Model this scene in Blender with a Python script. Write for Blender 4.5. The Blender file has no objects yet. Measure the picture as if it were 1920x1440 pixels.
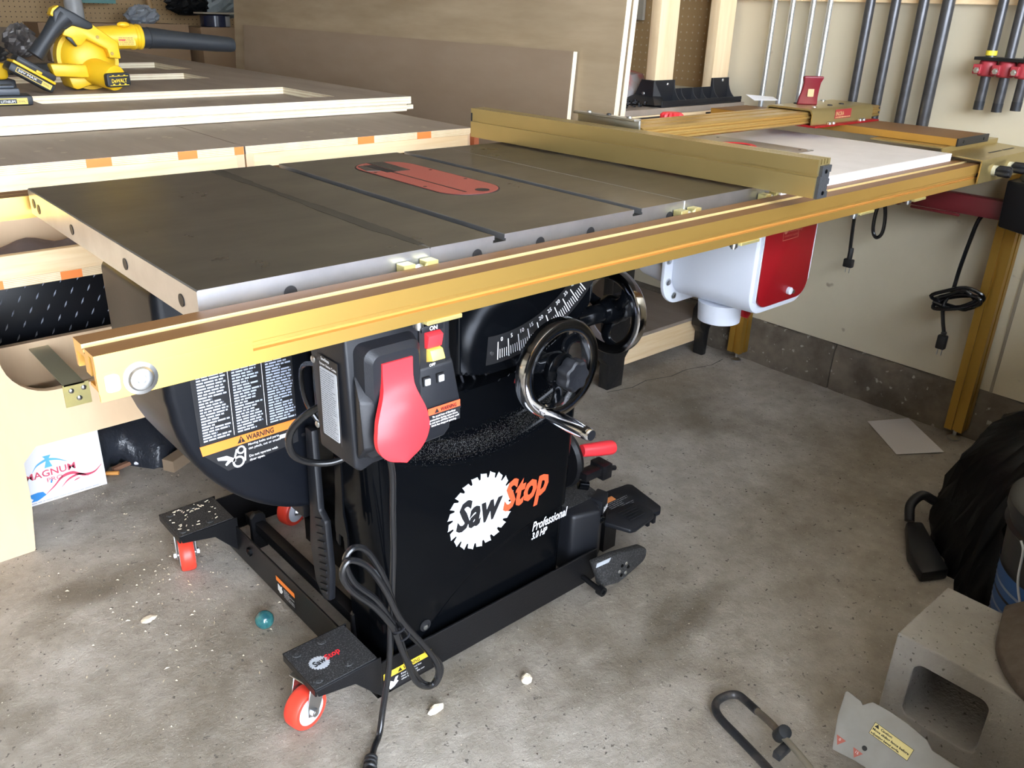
import bpy, bmesh, math, random
from mathutils import Vector, Matrix
random.seed(7)
S = bpy.context.scene
COL = S.collection
PI = math.pi

# ------------------------------------------------------------------ camera
cam_d = bpy.data.cameras.new('camera'); cam = bpy.data.objects.new('camera', cam_d); COL.objects.link(cam)
yaw, pitch, roll, foc = 0.73620, 0.41827, -0.03276, 1593.59520
cy, sy, cp, sp, cr, sr = math.cos(yaw), math.sin(yaw), math.cos(pitch), math.sin(pitch), math.cos(roll), math.sin(roll)
fwd = Vector((sy*cp, cy*cp, -sp)); rt = Vector((cy, -sy, 0)); dn = fwd.cross(rt)
rt2 = rt*cr + dn*sr; dn2 = -rt*sr + dn*cr
M = Matrix((( rt2.x, -dn2.x, -fwd.x, -0.34237), (rt2.y, -dn2.y, -fwd.y, -0.90400), (rt2.z, -dn2.z, -fwd.z, 1.16381), (0, 0, 0, 1)))
cam.matrix_world = M
cam_d.sensor_fit = 'HORIZONTAL'; cam_d.sensor_width = 36; cam_d.lens = foc/1920*36
cam_d.clip_start = .02
S.camera = cam

# ------------------------------------------------------------------ world, light, exposure
S.view_settings.view_transform = 'Standard'; S.view_settings.look = 'None'
S.view_settings.gamma = 1; S.view_settings.use_curve_mapping = False
S.view_settings.exposure = 0.58
w = bpy.data.worlds.new('sky'); S.world = w; w.use_nodes = True
wn = w.node_tree.nodes; wl = w.node_tree.links
bg = wn['Background']
tc = wn.new('ShaderNodeTexCoord'); sx = wn.new('ShaderNodeSeparateXYZ'); rp = wn.new('ShaderNodeValToRGB')
rp.color_ramp.elements[0].position = .45; rp.color_ramp.elements[0].color = (.80, .88, 1, 1)
rp.color_ramp.elements[1].position = .8; rp.color_ramp.elements[1].color = (.62, .76, 1, 1)
wl.new(tc.outputs['Generated'], sx.inputs[0]); wl.new(sx.outputs['Z'], rp.inputs[0]); wl.new(rp.outputs[0], bg.inputs[0])
bg.inputs[1].default_value = 14.5
# open garage door: a portal that only helps sampling of the sky
pd = bpy.data.lights.new('door_portal', 'AREA'); pd.shape = 'RECTANGLE'; pd.size = 3.15; pd.size_y = 2.15; pd.cycles.is_portal = True
po = bpy.data.objects.new('door_portal', pd); COL.objects.link(po); po.location = (.175, -1.9, 1.08); po.rotation_euler = (PI/2, 0, PI)
sd = bpy.data.lights.new('sun', 'SUN'); sd.energy = 22.0; sd.angle = .03; sd.color = (1, .93, .82)
so = bpy.data.objects.new('sun', sd); COL.objects.link(so); so.rotation_euler = (math.radians(24), 0, math.radians(160))

# ------------------------------------------------------------------ materials
MATS = {}
def ramp(nt, fac, c0, c1, p0=.3, p1=.7):
    r = nt.nodes.new('ShaderNodeValToRGB'); r.color_ramp.elements[0].position = p0; r.color_ramp.elements[1].position = p1
    r.color_ramp.elements[0].color = (*c0, 1); r.color_ramp.elements[1].color = (*c1, 1)
    nt.links.new(fac, r.inputs[0]); return r.outputs[0]
def noise(nt, scale, det=4, rough=.6, stretch=(1, 1, 1), rot=(0, 0, 0)):
    t = nt.nodes.new('ShaderNodeTexCoord'); m = nt.nodes.new('ShaderNodeMapping'); m.inputs['Scale'].default_value = stretch; m.inputs['Rotation'].default_value = rot
    n = nt.nodes.new('ShaderNodeTexNoise'); n.inputs['Scale'].default_value = scale; n.inputs['Detail'].default_value = det; n.inputs['Roughness'].default_value = rough
    nt.links.new(t.outputs['Object'], m.inputs[0]); nt.links.new(m.outputs[0], n.inputs[0]); return n.outputs[0]
def mix(nt, fac, a, b, mode='MIX'):
    x = nt.nodes.new('ShaderNodeMix'); x.data_type = 'RGBA'; x.blend_type = mode
    for s, v in ((0, fac), (6, a), (7, b)):
        if isinstance(v, (int, float)): x.inputs[s].default_value = v
        elif isinstance(v, tuple): x.inputs[s].default_value = (*v[:3], 1)
        else: nt.links.new(v, x.inputs[s])
    return x.outputs[2]
def mat(name, col, rough=.5, metal=0, col2=None, nscale=8, stretch=(1, 1, 1), p=(.35, .65), bump=0, bscale=60, bstretch=(1, 1, 1), spec=.5, coat=0, emit=None, speck=None, rvar=0, rot=(0, 0, 0), trans=0):
    if name in MATS: return MATS[name]
    m = bpy.data.materials.new(name); m.use_nodes = True; nt = m.node_tree; b = nt.nodes['Principled BSDF']
    b.inputs['Base Color'].default_value = (*col, 1); b.inputs['Roughness'].default_value = rough; b.inputs['Metallic'].default_value = metal
    b.inputs['Specular IOR Level'].default_value = spec; b.inputs['Coat Weight'].default_value = coat; b.inputs['Coat Roughness'].default_value = .08
    if trans: b.inputs['Transmission Weight'].default_value = trans
    c = None
    if col2:
        c = ramp(nt, noise(nt, nscale, 5, .6, stretch, rot), col, col2, *p)
    if speck:
        sc, sth, scol = speck
        n2 = noise(nt, sc, 2, .5)
        f = ramp(nt, n2, (0, 0, 0), (1, 1, 1), sth, sth+.04)
        c = mix(nt, f, c if c is not None else tuple(col), tuple(scol))
    if c is not None: nt.links.new(c, b.inputs['Base Color'])
    if rvar:
        f = noise(nt, 5, 5, .6); mr = nt.nodes.new('ShaderNodeMapRange'); mr.inputs[3].default_value = rough-rvar; mr.inputs[4].default_value = rough+rvar
        mr.inputs[1].default_value = .3; mr.inputs[2].default_value = .7
        nt.links.new(f, mr.inputs[0]); nt.links.new(mr.outputs[0], b.inputs['Roughness'])
    if bump:
        bn = nt.nodes.new('ShaderNodeBump'); bn.inputs['Strength'].default_value = bump; bn.inputs['Distance'].default_value = .004
        nt.links.new(noise(nt, bscale, 4, .6, bstretch), bn.inputs['Height']); nt.links.new(bn.outputs[0], b.inputs['Normal'])
    if emit: b.inputs['Emission Color'].default_value = (*emit, 1); b.inputs['Emission Strength'].default_value = 1
    MATS[name] = m; return m

def floor_mat():
    m = bpy.data.materials.new('concrete_floor'); m.use_nodes = True; nt = m.node_tree; b = nt.nodes['Principled BSDF']
    big = ramp(nt, noise(nt, 1.6, 6, .62), (.29, .245, .19), (.50, .455, .395), .38, .62)
    mid = ramp(nt, noise(nt, 12, 6, .7), (.78, .76, .72), (1.12, 1.12, 1.12), .35, .65)
    c = mix(nt, 1.0, big, mid, 'MULTIPLY')
    st = ramp(nt, noise(nt, 2.6, 3, .5, (1, 1.6, 1)), (0, 0, 0), (1, 1, 1), .60, .74)
    c = mix(nt, st, c, (.20, .165, .12))
    sp1 = ramp(nt, noise(nt, 160, 2, .5), (0, 0, 0), (1, 1, 1), .70, .74)
    c = mix(nt, sp1, c, (.6, .55, .47))
    sp2 = ramp(nt, noise(nt, 95, 2, .5), (1, 1, 1), (0, 0, 0), .27, .32)
    c = mix(nt, sp2, c, (.15, .13, .11))
    nt.links.new(c, b.inputs['Base Color'])
    mr = nt.nodes.new('ShaderNodeMapRange'); mr.inputs[1].default_value = .3; mr.inputs[2].default_value = .7; mr.inputs[3].default_value = .5; mr.inputs[4].default_value = .75
    nt.links.new(noise(nt, 3, 5, .6), mr.inputs[0]); nt.links.new(mr.outputs[0], b.inputs['Roughness'])
    bn = nt.nodes.new('ShaderNodeBump'); bn.inputs['Strength'].default_value = 1.0; bn.inputs['Distance'].default_value = .007
    nt.links.new(noise(nt, 55, 8, .72), bn.inputs['Height']); nt.links.new(bn.outputs[0], b.inputs['Normal'])
    return m

def ply_edge(name, c0, c1, axis='Z', period=.0036):
    m = bpy.data.materials.new(name); m.use_nodes = True; nt = m.node_tree; b = nt.nodes['Principled BSDF']
    t = nt.nodes.new('ShaderNodeTexCoord'); wv = nt.nodes.new('ShaderNodeTexWave'); wv.bands_direction = axis; wv.inputs['Scale'].default_value = .314/period
    wv.inputs['Distortion'].default_value = .5; wv.inputs['Detail Scale'].default_value = .4
    nt.links.new(t.outputs['Object'], wv.inputs[0])
    c = ramp(nt, wv.outputs['Fac'], c0, c1, .35, .75)
    c = mix(nt, ramp(nt, noise(nt, 25, 4, .6), (0, 0, 0), (.5, .5, .5), .4, .7), c, c1)
    nt.links.new(c, b.inputs['Base Color']); b.inputs['Roughness'].default_value = .7
    MATS[name] = m; return m

FLOOR = floor_mat()
BLACK = mat('black_gloss_paint', (.002, .0024, .0032), .14, 0, spec=.13, bump=.03, bscale=14)
BLACKM = mat('black_powder_coat', (.006, .006, .007), .36, 0, spec=.35, bump=.15, bscale=400)
BLACKP = mat('black_plastic', (.011, .0118, .015), .42, 0, spec=.4, bump=.12, bscale=600)
COVER = mat('motor_cover_black', (.005, .006, .009), .40, 0, spec=.2, bump=.08, bscale=500)
BLACKR = mat('black_rubber', (.016, .016, .017), .45)
CORDM = mat('cord_rubber', (.010, .010, .011), .20, spec=.6)
DUSTB = mat('dusty_black', (.02, .02, .021), .6, 0, (.10, .10, .10), nscale=350, p=(.50, .66), bump=.3, bscale=300)
GOLD = mat('gold_anodized', (.88, .54, .14), .33, .85)
RACKG = mat('rack_anodized', (.56, .37, .12), .36, .75)
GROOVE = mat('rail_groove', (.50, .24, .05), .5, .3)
STEP_LIT = mat('rail_step_lit', (.95, .78, .38), .35, .6)  # paler copy of the rail gold: light on the step put into the colour
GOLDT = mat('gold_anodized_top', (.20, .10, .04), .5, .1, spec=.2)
OLIVE = mat('olive_gold_anodized', (.46, .36, .15), .32, .8, (.5, .39, .17), nscale=3)
IRON = mat('cast_iron_top', (.155, .135, .11), .30, .8, (.215, .188, .152), nscale=6, stretch=(1, 2.4, 1), p=(.35, .7), rvar=.03)
STEEL = mat('ground_steel_edge', (.42, .43, .46), .33, .9, (.5, .51, .54), nscale=14, bump=.05, bscale=120)
CHROME = mat('chrome', (.80, .81, .85), .13, 1)
ZINC = mat('zinc_plate', (.62, .63, .64), .28, 1, bump=.05, bscale=90)
GALV = mat('galvanized_pipe', (.70, .72, .73), .3, .85, (.55, .58, .6), nscale=20)
PIPEB = mat('black_iron_pipe', (.055, .055, .06), .32, .5, (.085, .085, .09), nscale=25, bump=.06, bscale=60)
RED = mat('red_plastic', (.78, .035, .045), .38)
REDI = mat('red_insert', (.33, .070, .055), .42, 0, bump=.1, bscale=300)
REDP = mat('red_paint', (.27, .006, .010), .4, spec=.3)
MAROON = mat('maroon_paint', (.17, .008, .018), .35)
REDD = mat('dark_red_paint', (.13, .010, .014), .4)
CAST = mat('red_urethane', (.80, .055, .03), .4)
WHITEP = mat('white_plastic', (.68, .71, .78), .42)
WHITEL = mat('white_laminate', (.62, .57, .54), .5, 0, (.67, .62, .59), nscale=20)
WHITE = mat('white_print', (.85, .85, .85), .5)
GREYP = mat('pale_grey_label', (.50, .53, .57), .5)
INK = mat('black_print', (.01, .01, .012), .5)
ORANGE = mat('orange_print', (.95, .25, .035), .5)
ORED = mat('logo_orange_red', (.90, .10, .035), .45)
YEL = mat('yellow_print', (.93, .62, .05), .5)
SILV = mat('silver_print', (.80, .84, .88), .4)
YELP = mat('yellow_tool_plastic', (.82, .50, .015), .42, 0, bump=.05, bscale=300)
DEKP = mat('black_tool_rubber', (.022, .026, .032), .5)
PINE = mat('pine_lumber', (.62, .43, .23), .6, 0, (.72, .53, .31), nscale=7, stretch=(8, 8, .7), bump=.06, bscale=40, bstretch=(6, 6, .6))
PINEH = mat('pine_rail', (.84, .60, .33), .6, 0, (.93, .72, .46), nscale=6, stretch=(1, 5, 14), bump=.05, bscale=40)
PLYF = mat('plywood_face_light', (.66, .46, .28), .6, 0, (.74, .54, .34), nscale=3.5, stretch=(3, 3, .7), p=(.3, .7))
PLYG = mat('plywood_top_grey', (.27, .215, .17), .62, 0, (.34, .275, .225), nscale=3, stretch=(5, .8, 1), p=(.3, .7), bump=.04, bscale=60)
PLYB = mat('plywood_sheet', (.33, .245, .15), .62, 0, (.46, .36, .24), nscale=3.2, stretch=(1, .5, 3), p=(.32, .68), bump=.04, bscale=50)
PLYB2 = mat('plywood_sheet_rosy', (.30, .215, .145), .6, 0, (.37, .28, .20), nscale=2.6, stretch=(1, .7, 2.5), p=(.3, .72), bump=.04, bscale=50)
PEDGE = ply_edge('plywood_edge', (.66, .45, .24), (.92, .76, .52))
PEDGEL = ply_edge('plywood_edge_pale', (.70, .58, .40), (.92, .85, .66), period=.009)
PEDGEX = ply_edge('plywood_edge_upright', (.70, .58, .40), (.85, .75, .57), 'X', period=.009)
CEIL = mat('ceiling_paint', (.60, .55, .46), .8)
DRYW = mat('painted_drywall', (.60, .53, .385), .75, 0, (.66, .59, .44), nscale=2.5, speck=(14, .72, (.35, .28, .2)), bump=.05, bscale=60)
FOUND = mat('rough_foundation', (.10, .08, .06), .9, 0, (.20, .165, .125), nscale=9, speck=(40, .66, (.36, .33, .28)), bump=1, bscale=22)
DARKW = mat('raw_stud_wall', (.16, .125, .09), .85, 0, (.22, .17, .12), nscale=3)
PEG = mat('pegboard', (.36, .235, .11), .6)
ASPH = mat('driveway_concrete', (.42, .41, .38), .8, 0, (.5, .49, .46), nscale=4)
CARD = mat('cardboard', (.25, .16, .09), .8)
CARDW = mat('white_carton', (.80, .79, .80), .6)
PAPER = mat('white_paper', (.66, .62, .62), .8)
BLOCK = mat('concrete_block', (.29, .265, .235), .9, 0, (.40, .375, .34), nscale=7, speck=(120, .66, (.13, .12, .1)), bump=.8, bscale=110)
BAG = mat('black_bag_plastic', (.0035, .004, .005), .5, 0, spec=.2, bump=.5, bscale=22)
ALU = mat('dull_aluminium', (.25, .235, .21), .55, .2, (.31, .295, .27), nscale=9, speck=(30, .72, (.25, .2, .16)), bump=.08, bscale=80)
STEELD = mat('worn_black_steel', (.03, .033, .038), .42, .4, (.11, .10, .095), nscale=18, p=(.5, .75), bump=.15, bscale=90)
BLUEL = mat('blue_label', (.02, .10, .32), .45)
BRASSZ = mat('yellow_zinc', (.72, .62, .25), .35, .7, (.62, .54, .24), nscale=30)
OLIVEZ = mat('olive_zinc', (.46, .44, .30), .45, .3)
GREEN = mat('teal_marble', (.02, .10, .12), .15, 0, (.05, .24, .22), nscale=40, coat=.5)
CLOTH = mat('grey_cloth', (.16, .13, .13), .85, 0, (.22, .18, .18), nscale=12)
BROWN = mat('brown_foam', (.085, .065, .048), .8, 0, (.12, .095, .075), nscale=40, bump=.4, bscale=80)
CHIP = mat('wood_chip', (.75, .66, .50), .7)
ALUR = mat('router_plate_metal', (.42, .40, .36), .35, .7)

# ------------------------------------------------------------------ mesh helpers
class MB:
    def __init__(s): s.v = []; s.f = []; s.m = []; s.T = Matrix.Identity(4); s.mi = 0
    def add(s, vs, fs):
        n = len(s.v); s.v += [tuple(s.T @ Vector(p)) for p in vs]; s.f += [tuple(i+n for i in f) for f in fs]; s.m += [s.mi]*len(fs); return s
    def box(s, x0, x1, y0, y1, z0, z1):
        v = [(x, y, z) for z in (z0, z1) for y in (y0, y1) for x in (x0, x1)]
        return s.add(v, [(0, 2, 3, 1), (4, 5, 7, 6), (0, 1, 5, 4), (2, 6, 7, 3), (0, 4, 6, 2), (1, 3, 7, 5)])
    def prism(s, pts, ax, a, b):
        def P(u, v, t): return {'X': (t, u, v), 'Y': (u, t, v), 'Z': (u, v, t)}[ax]
        n = len(pts)
        area = sum(pts[i][0]*pts[(i+1) % n][1]-pts[(i+1) % n][0]*pts[i][1] for i in range(n))
        if (area < 0) != (ax == 'Y'): pts = pts[::-1]
        v = [P(*p, a) for p in pts]+[P(*p, b) for p in pts]
        if b < a: v = v[n:]+v[:n]
        f = [tuple(range(n-1, -1, -1)), tuple(range(n, 2*n))]+[(i, (i+1) % n, n+(i+1) % n, n+i) for i in range(n)]
        return s.add(v, f)
    def loft(s, rings, caps=True, closed=False):
        n = len(rings[0]); v = [p for r in rings for p in r]; f = []
        R = len(rings)
        for j in range(R if closed else R-1):
            k = (j+1) % R
            for i in range(n): f.append((j*n+i, j*n+(i+1) % n, k*n+(i+1) % n, k*n+i))
        if caps and not closed: f += [tuple(range(n-1, -1, -1)), tuple(range((R-1)*n, R*n))]
        return s.add(v, f)
    def frame(s, d):
        d = Vector(d).normalized(); u = d.cross(Vector((0, 0, 1)))
        if u.length < .1: u = d.cross(Vector((1, 0, 0)))
        u.normalize(); return u, d.cross(u)
    def cyl(s, p0, p1, r0, r1=None, n=20):
        r1 = r0 if r1 is None else r1; p0 = Vector(p0); p1 = Vector(p1); u, w_ = s.frame(p1-p0)
        R = [[tuple(p+r*(math.cos(2*PI*i/n)*u+math.sin(2*PI*i/n)*w_)) for i in range(n)] for p, r in ((p0, r0), (p1, r1))]
        return s.loft(R)
    def lathe(s, o, d, prof, n=40, closed=False):
        o = Vector(o); D = Vector(d).normalized(); u, w_ = s.frame(D)
        R = [[tuple(o+D*h+r*(math.cos(2*PI*i/n)*u+math.sin(2*PI*i/n)*w_)) for i in range(n)] for h, r in prof]
        return s.loft(R, True, closed)
    def tube(s, pts, r, n=10, closed=False, sub=6):
        pts = spline(pts, sub, closed) if sub > 1 else [Vector(p) for p in pts]
        R = []; pu = None; N = len(pts)
        for i, p in enumerate(pts):
            a = pts[i-1] if (i > 0 or closed) else p; b = pts[(i+1) % N] if (i < N-1 or closed) else p
            d = (b-a).normalized()
            if pu is None: pu, _ = s.frame(d)
            u = (pu-d*pu.dot(d)).normalized(); w_ = d.cross(u); pu = u
            rr = r(i/(N-1)) if callable(r) else r
            R.append([tuple(p+rr*(math.cos(2*PI*k/n)*u+math.sin(2*PI*k/n)*w_)) for k in range(n)])
        return s.loft(R, True, closed)
    def sphere(s, c, r, n=20, sc=(1, 1, 1)):
        c = Vector(c); R = []
        for j in range(1, n//2):
            t = PI*j/(n//2)
            R.append([tuple(c+Vector((r*math.sin(t)*math.cos(2*PI*i/n)*sc[0], r*math.sin(t)*math.sin(2*PI*i/n)*sc[1], -r*math.cos(t)*sc[2]))) for i in range(n)])
        return s.loft(R)
    def build(s, name, m, parent=None, bevel=0, seg=2, angle=35, smooth=True, **tags):
        me = bpy.data.meshes.new(name); o = bpy.data.objects.new(name, me); COL.objects.link(o)
        if parent:
            r = parent
            while r.parent: r = r.parent
            off = Vector(r.location); o.parent = parent
        else:
            xs = [p[0] for p in s.v]; ys = [p[1] for p in s.v]; zs = [p[2] for p in s.v]
            off = Vector(((min(xs)+max(xs))/2, (min(ys)+max(ys))/2, min(zs))); o.location = off
        me.from_pydata([(p[0]-off.x, p[1]-off.y, p[2]-off.z) for p in s.v], [], s.f); 
        ms = m if isinstance(m, (list, tuple)) else [m]
        for x in ms: me.materials.append(x)
        if len(ms) > 1: me.polygons.foreach_set('material_index', s.m)
        bm = bmesh.new(); bm.from_mesh(me)
        bmesh.ops.recalc_face_normals(bm, faces=bm.faces)
        if bevel:
            es = [e for e in bm.edges if len(e.link_faces) == 2 and e.calc_face_angle(0) > math.radians(30)]
            bmesh.ops.bevel(bm, geom=es, offset=bevel, segments=seg, profile=.5, affect='EDGES', clamp_overlap=True)
        bm.to_mesh(me); bm.free()
        if smooth:
            me.polygons.foreach_set('use_smooth', [True]*len(me.polygons)); me.set_sharp_from_angle(angle=math.radians(angle))
        for k, v in tags.items(): o[k] = v
        return o
def spline(pts, sub=6, closed=False):
    P = [Vector(p) for p in pts]; n = len(P); out = []
    for i in range(n if closed else n-1):
        p1 = P[i]; p2 = P[(i+1) % n]
        p0 = P[i-1] if (i > 0 or closed) else p1*2-p2; p3 = P[(i+2) % n] if (i+2 < n or closed) else p2*2-p1
        for k in range(sub):
            t = k/sub
            out.append(.5*((2*p1)+(-p0+p2)*t+(2*p0-5*p1+4*p2-p3)*t*t+(-p0+3*p1-3*p2+p3)*t**3))
    if not closed: out.append(P[-1])
    return out
def thing(name, loc, label, cat, group=None):
    o = bpy.data.objects.new(name, None); COL.objects.link(o); o.location = loc; o.empty_display_size = .05
    o['label'] = label; o['category'] = cat
    if group: o['group'] = group
    return o
def copy_tree(o, parent=None):
    c = o.copy(); COL.objects.link(c); c.parent = parent
    for ch in [x for x in bpy.data.objects if x.parent == o]: copy_tree(ch, c)
    return c
def rrect(x0, x1, y0, y1, r, n=6):
    o = []
    for cx, cy_, a0 in ((x1-r, y1-r, 0), (x0+r, y1-r, PI/2), (x0+r, y0+r, PI), (x1-r, y0+r, 3*PI/2)):
        for i in range(n+1): a = a0+PI/2*i/n; o.append((cx+r*math.cos(a), cy_+r*math.sin(a)))
    return o
_FC = {}
def text(s, name, m, parent, o, xd, yd, h, width=None, shear=0, bold=0, lift=.0004, align='L', **tags):
    """flat print: string s with its lower-left corner at o, along xd, up along yd, cap height h"""
    cu = bpy.data.curves.new('t', 'FONT'); cu.body = s; cu.size = 1; cu.shear = shear; cu.offset = bold; cu.resolution_u = 2
    if align == 'C': cu.align_x = 'CENTER'
    ob = bpy.data.objects.new('t', cu); COL.objects.link(ob)
    bpy.context.view_layer.update()
    me0 = bpy.data.meshes.new_from_object(ob.evaluated_get(bpy.context.evaluated_depsgraph_get()))
    bpy.data.objects.remove(ob)
    co = [v.co.copy() for v in me0.vertices]; fs = [tuple(p.vertices) for p in me0.polygons]; bpy.data.meshes.remove(me0)
    xs = [c.x for c in co]; wd = max(xs)-min(xs); k = h/.69
    kx = (width/wd) if width else k
    x0 = min(xs) if align == 'L' else 0
    o = Vector(o); xd = Vector(xd).normalized(); yd = Vector(yd).normalized(); nn = xd.cross(yd)
    b = MB(); b.add([tuple(o+xd*((c.x-x0)*kx)+yd*(c.y*k)+nn*lift) for c in co], fs)
    return b.build(name, m, parent, smooth=False, **tags)
def plate(poly, name, m, parent, o, xd, yd, th=.0004, lift=0, **tags):
    """thin printed or cut plate given in local 2D"""
    o = Vector(o); xd = Vector(xd).normalized(); yd = Vector(yd).normalized(); nn = xd.cross(yd)
    b = MB(); b.T = Matrix(((xd.x, yd.x, nn.x, o.x), (xd.y, yd.y, nn.y, o.y), (xd.z, yd.z, nn.z, o.z), (0, 0, 0, 1)))
    b.prism(poly, 'Z', lift, lift+th); return b.build(name, m, parent, smooth=False, **tags)
def printlines(name, m, parent, o, xd, yd, rows, w_, h, lift=.0006, seed=1, fill=.55, col=1):
    """rows of print too small to read: short dashes like words"""
    rnd = random.Random(seed)
    o = Vector(o); xd = Vector(xd).normalized(); yd = Vector(yd).normalized(); nn = xd.cross(yd)
    b = MB(); dy = h/rows
    for r in range(rows):
        y = h-(r+.5)*dy; x = 0; end = w_*(rnd.uniform(.45, 1) if rnd.random() < .3 else rnd.uniform(.88, 1))
        while x < end:
            l = min(rnd.uniform(.9, 3.2)*dy, end-x)
            P = [o+xd*x+yd*(y-dy*fill/2)+nn*lift, o+xd*(x+l)+yd*(y-dy*fill/2)+nn*lift, o+xd*(x+l)+yd*(y+dy*fill/2)+nn*lift, o+xd*x+yd*(y+dy*fill/2)+nn*lift]
            b.add([tuple(p) for p in P], [(0, 1, 2, 3)]); x += l+dy*.35
    return b.build(name, m, parent, smooth=False, kind='stuff')
def disc_poly(r, n=24, cx=0, cy_=0): return [(cx+r*math.cos(2*PI*i/n), cy_+r*math.sin(2*PI*i/n)) for i in range(n)]
def blade_poly(R, teeth=22):
    o = []
    for i in range(teeth):
        a = 2*PI*i/teeth; d = 2*PI/teeth
        o += [(R*.97*math.cos(a), R*.97*math.sin(a)), (R*math.cos(a+d*.55), R*math.sin(a+d*.55)), (R*1.02*math.cos(a+d*.62), R*1.02*math.sin(a+d*.62)),
              (R*.86*math.cos(a+d*.66), R*.86*math.sin(a+d*.66)), (R*.85*math.cos(a+d*.85), R*.85*math.sin(a+d*.85))]
    return o
# ------------------------------------------------------------------ the setting
def struct(o): o['kind'] = 'structure'; return o
XL, XR, YF, YB, ZC = -3.4, 2.262, -1.9, 4.6, 2.5
struct(MB().box(XL, XR+.3, YF, YB+.1, -.12, 0).build('floor', FLOOR))
# hairline crack in the slab by the bench foot
cr_ = MB(); pts = [(1.62, .79), (1.72, .765), (1.80, .775), (1.90, .745), (1.99, .75), (2.10, .72), (2.18, .73)]
for a, b in zip(pts, pts[1:]):
    cr_.add([(a[0], a[1]-.0015, .0012), (b[0], b[1]-.0015, .0012), (b[0], b[1]+.0015, .0012), (a[0], a[1]+.0015, .0012)], [(0, 1, 2, 3)])
struct(cr_.build('floor_crack', INK, smooth=False))
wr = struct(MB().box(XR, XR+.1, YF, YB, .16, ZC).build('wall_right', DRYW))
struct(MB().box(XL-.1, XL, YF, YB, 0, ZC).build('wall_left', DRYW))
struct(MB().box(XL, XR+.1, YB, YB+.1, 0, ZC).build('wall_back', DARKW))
struct(MB().box(XL-.1, XR+.1, YF-.1, YB+.1, ZC, ZC+.1).build('ceiling', CEIL))
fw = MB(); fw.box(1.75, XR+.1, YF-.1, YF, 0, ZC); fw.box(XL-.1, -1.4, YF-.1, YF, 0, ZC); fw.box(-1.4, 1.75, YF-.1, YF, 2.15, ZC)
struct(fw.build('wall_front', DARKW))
struct(MB().box(-9, 9, -12, YF-.01, -.13, -.01).build('driveway', ASPH))
# concrete kerb under the right wall, rough top and face, in two lengths split by a crack
def kerb(y0, y1):
    b = MB(); n = int((y1-y0)/.03); rnd = random.Random(int(y0*100)+9); R = []
    for i in range(n+1):
        y = y0+(y1-y0)*i/n; j = rnd.uniform(-.004, .004)
        R.append([(XR-.012+j, y, 0), (XR-.014-j, y, .06), (XR-.010+j, y, .135+j), (XR+.0, y, .157+j), (XR+.1, y, .158), (XR+.1, y, 0)])
    return b.loft(R).build('baseboard_right', FOUND, angle=60)
struct(kerb(YF, .348)); struct(kerb(.352, YB))
struct(MB().box(XR-.022, XR+.001, -.5, 3.0, 1.205, 1.26).build('trim_1', PINEH))
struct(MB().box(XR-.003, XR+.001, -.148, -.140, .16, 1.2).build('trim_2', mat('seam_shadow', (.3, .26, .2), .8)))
# pegboard sheets with real holes are far away: the holes are small recessed discs joined into one part
def pegboard(name, x=None, y=None, a0=0, a1=1, z0=1, z1=1.5, label='', sp=.0254):
    t = thing(name, (x if x else (a0+a1)/2, y if y else (a0+a1)/2, z0), label, 'pegboard')
    b = MB(); h = MB(); n1 = int((a1-a0)/sp); n2 = int((z1-z0)/sp)
    if x: b.box(x-.008, x, a0, a1, z0, z1)
    else: b.box(a0, a1, y-.008, y, z0, z1)
    b.build('board', PEG, t)
    for i in range(1, n1):
        for j in range(1, n2):
            c = a0+i*sp; z = z0+j*sp
            if x: h.add([(x-.0085, c+.0032*math.cos(k*PI/3), z+.0032*math.sin(k*PI/3)) for k in range(6)], [(0, 1, 2, 3, 4, 5)])
            else: h.add([(c+.0032*math.cos(k*PI/3), y-.0085, z+.0032*math.sin(k*PI/3)) for k in range(6)], [(0, 1, 2, 3, 4, 5)])
    h.build('peg_hole', mat('peg_hole_pale', (.5, .42, .3), .7) if x else mat('peg_hole_dark', (.05, .03, .015), .8), t, smooth=False, kind='stuff')
    return t
pegboard('pegboard', x=XR-.001, a0=.93, a1=2.1, z0=.92, z1=1.6, label='brown pegboard on the right wall behind the two pine posts')
pegboard('pegboard', y=YB-.001, a0=.6, a1=2.25, z0=.98, z1=1.7, label='brown pegboard on the far wall above the cardboard boxes')

# ------------------------------------------------------------------ table saw
H = .864
saw = thing('table_saw', (.53, .35, 0), 'black cabinet table saw with grey cast iron top and long gold front rail', 'table saw')
# cabinet: front skin as a relief
CX, CZ = .545, .90
def sm(a, b, x): t = max(0, min(1, (x-a)/(b-a))); return t*t*(3-2*t)
def front_y(x, z):
    r = math.hypot(x-CX, z-CZ)
    shroud = 1-sm(.306, .312, r)
    if z > .62: shroud = max(shroud, 0)
    left = sm(.425, .450, x)
    low = .150-.030*sm(.43, .475, r)
    y = low
    if r < .355: y = .150+.045*(1-sm(.345, .353, r))
    ys = .098
    y = y*(1-shroud)+(ys if True else y)*shroud
    # the hand of the shroud ends at the left
    if r < .353: y = y*left+(1-left)*.150
    rc = math.hypot(x-.722, z+.228)
    y += .006*(1-sm(.459, .467, rc))*(1 if r > .5 else 0)
    return y
def xl(z): return .283+max(0, .52-z)*.055
def xr(z): return .772-max(0, .52-z)*.05
b = MB(); NX, NZ = 170, 240; z0, z1 = .045, .822; rows = []
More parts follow.
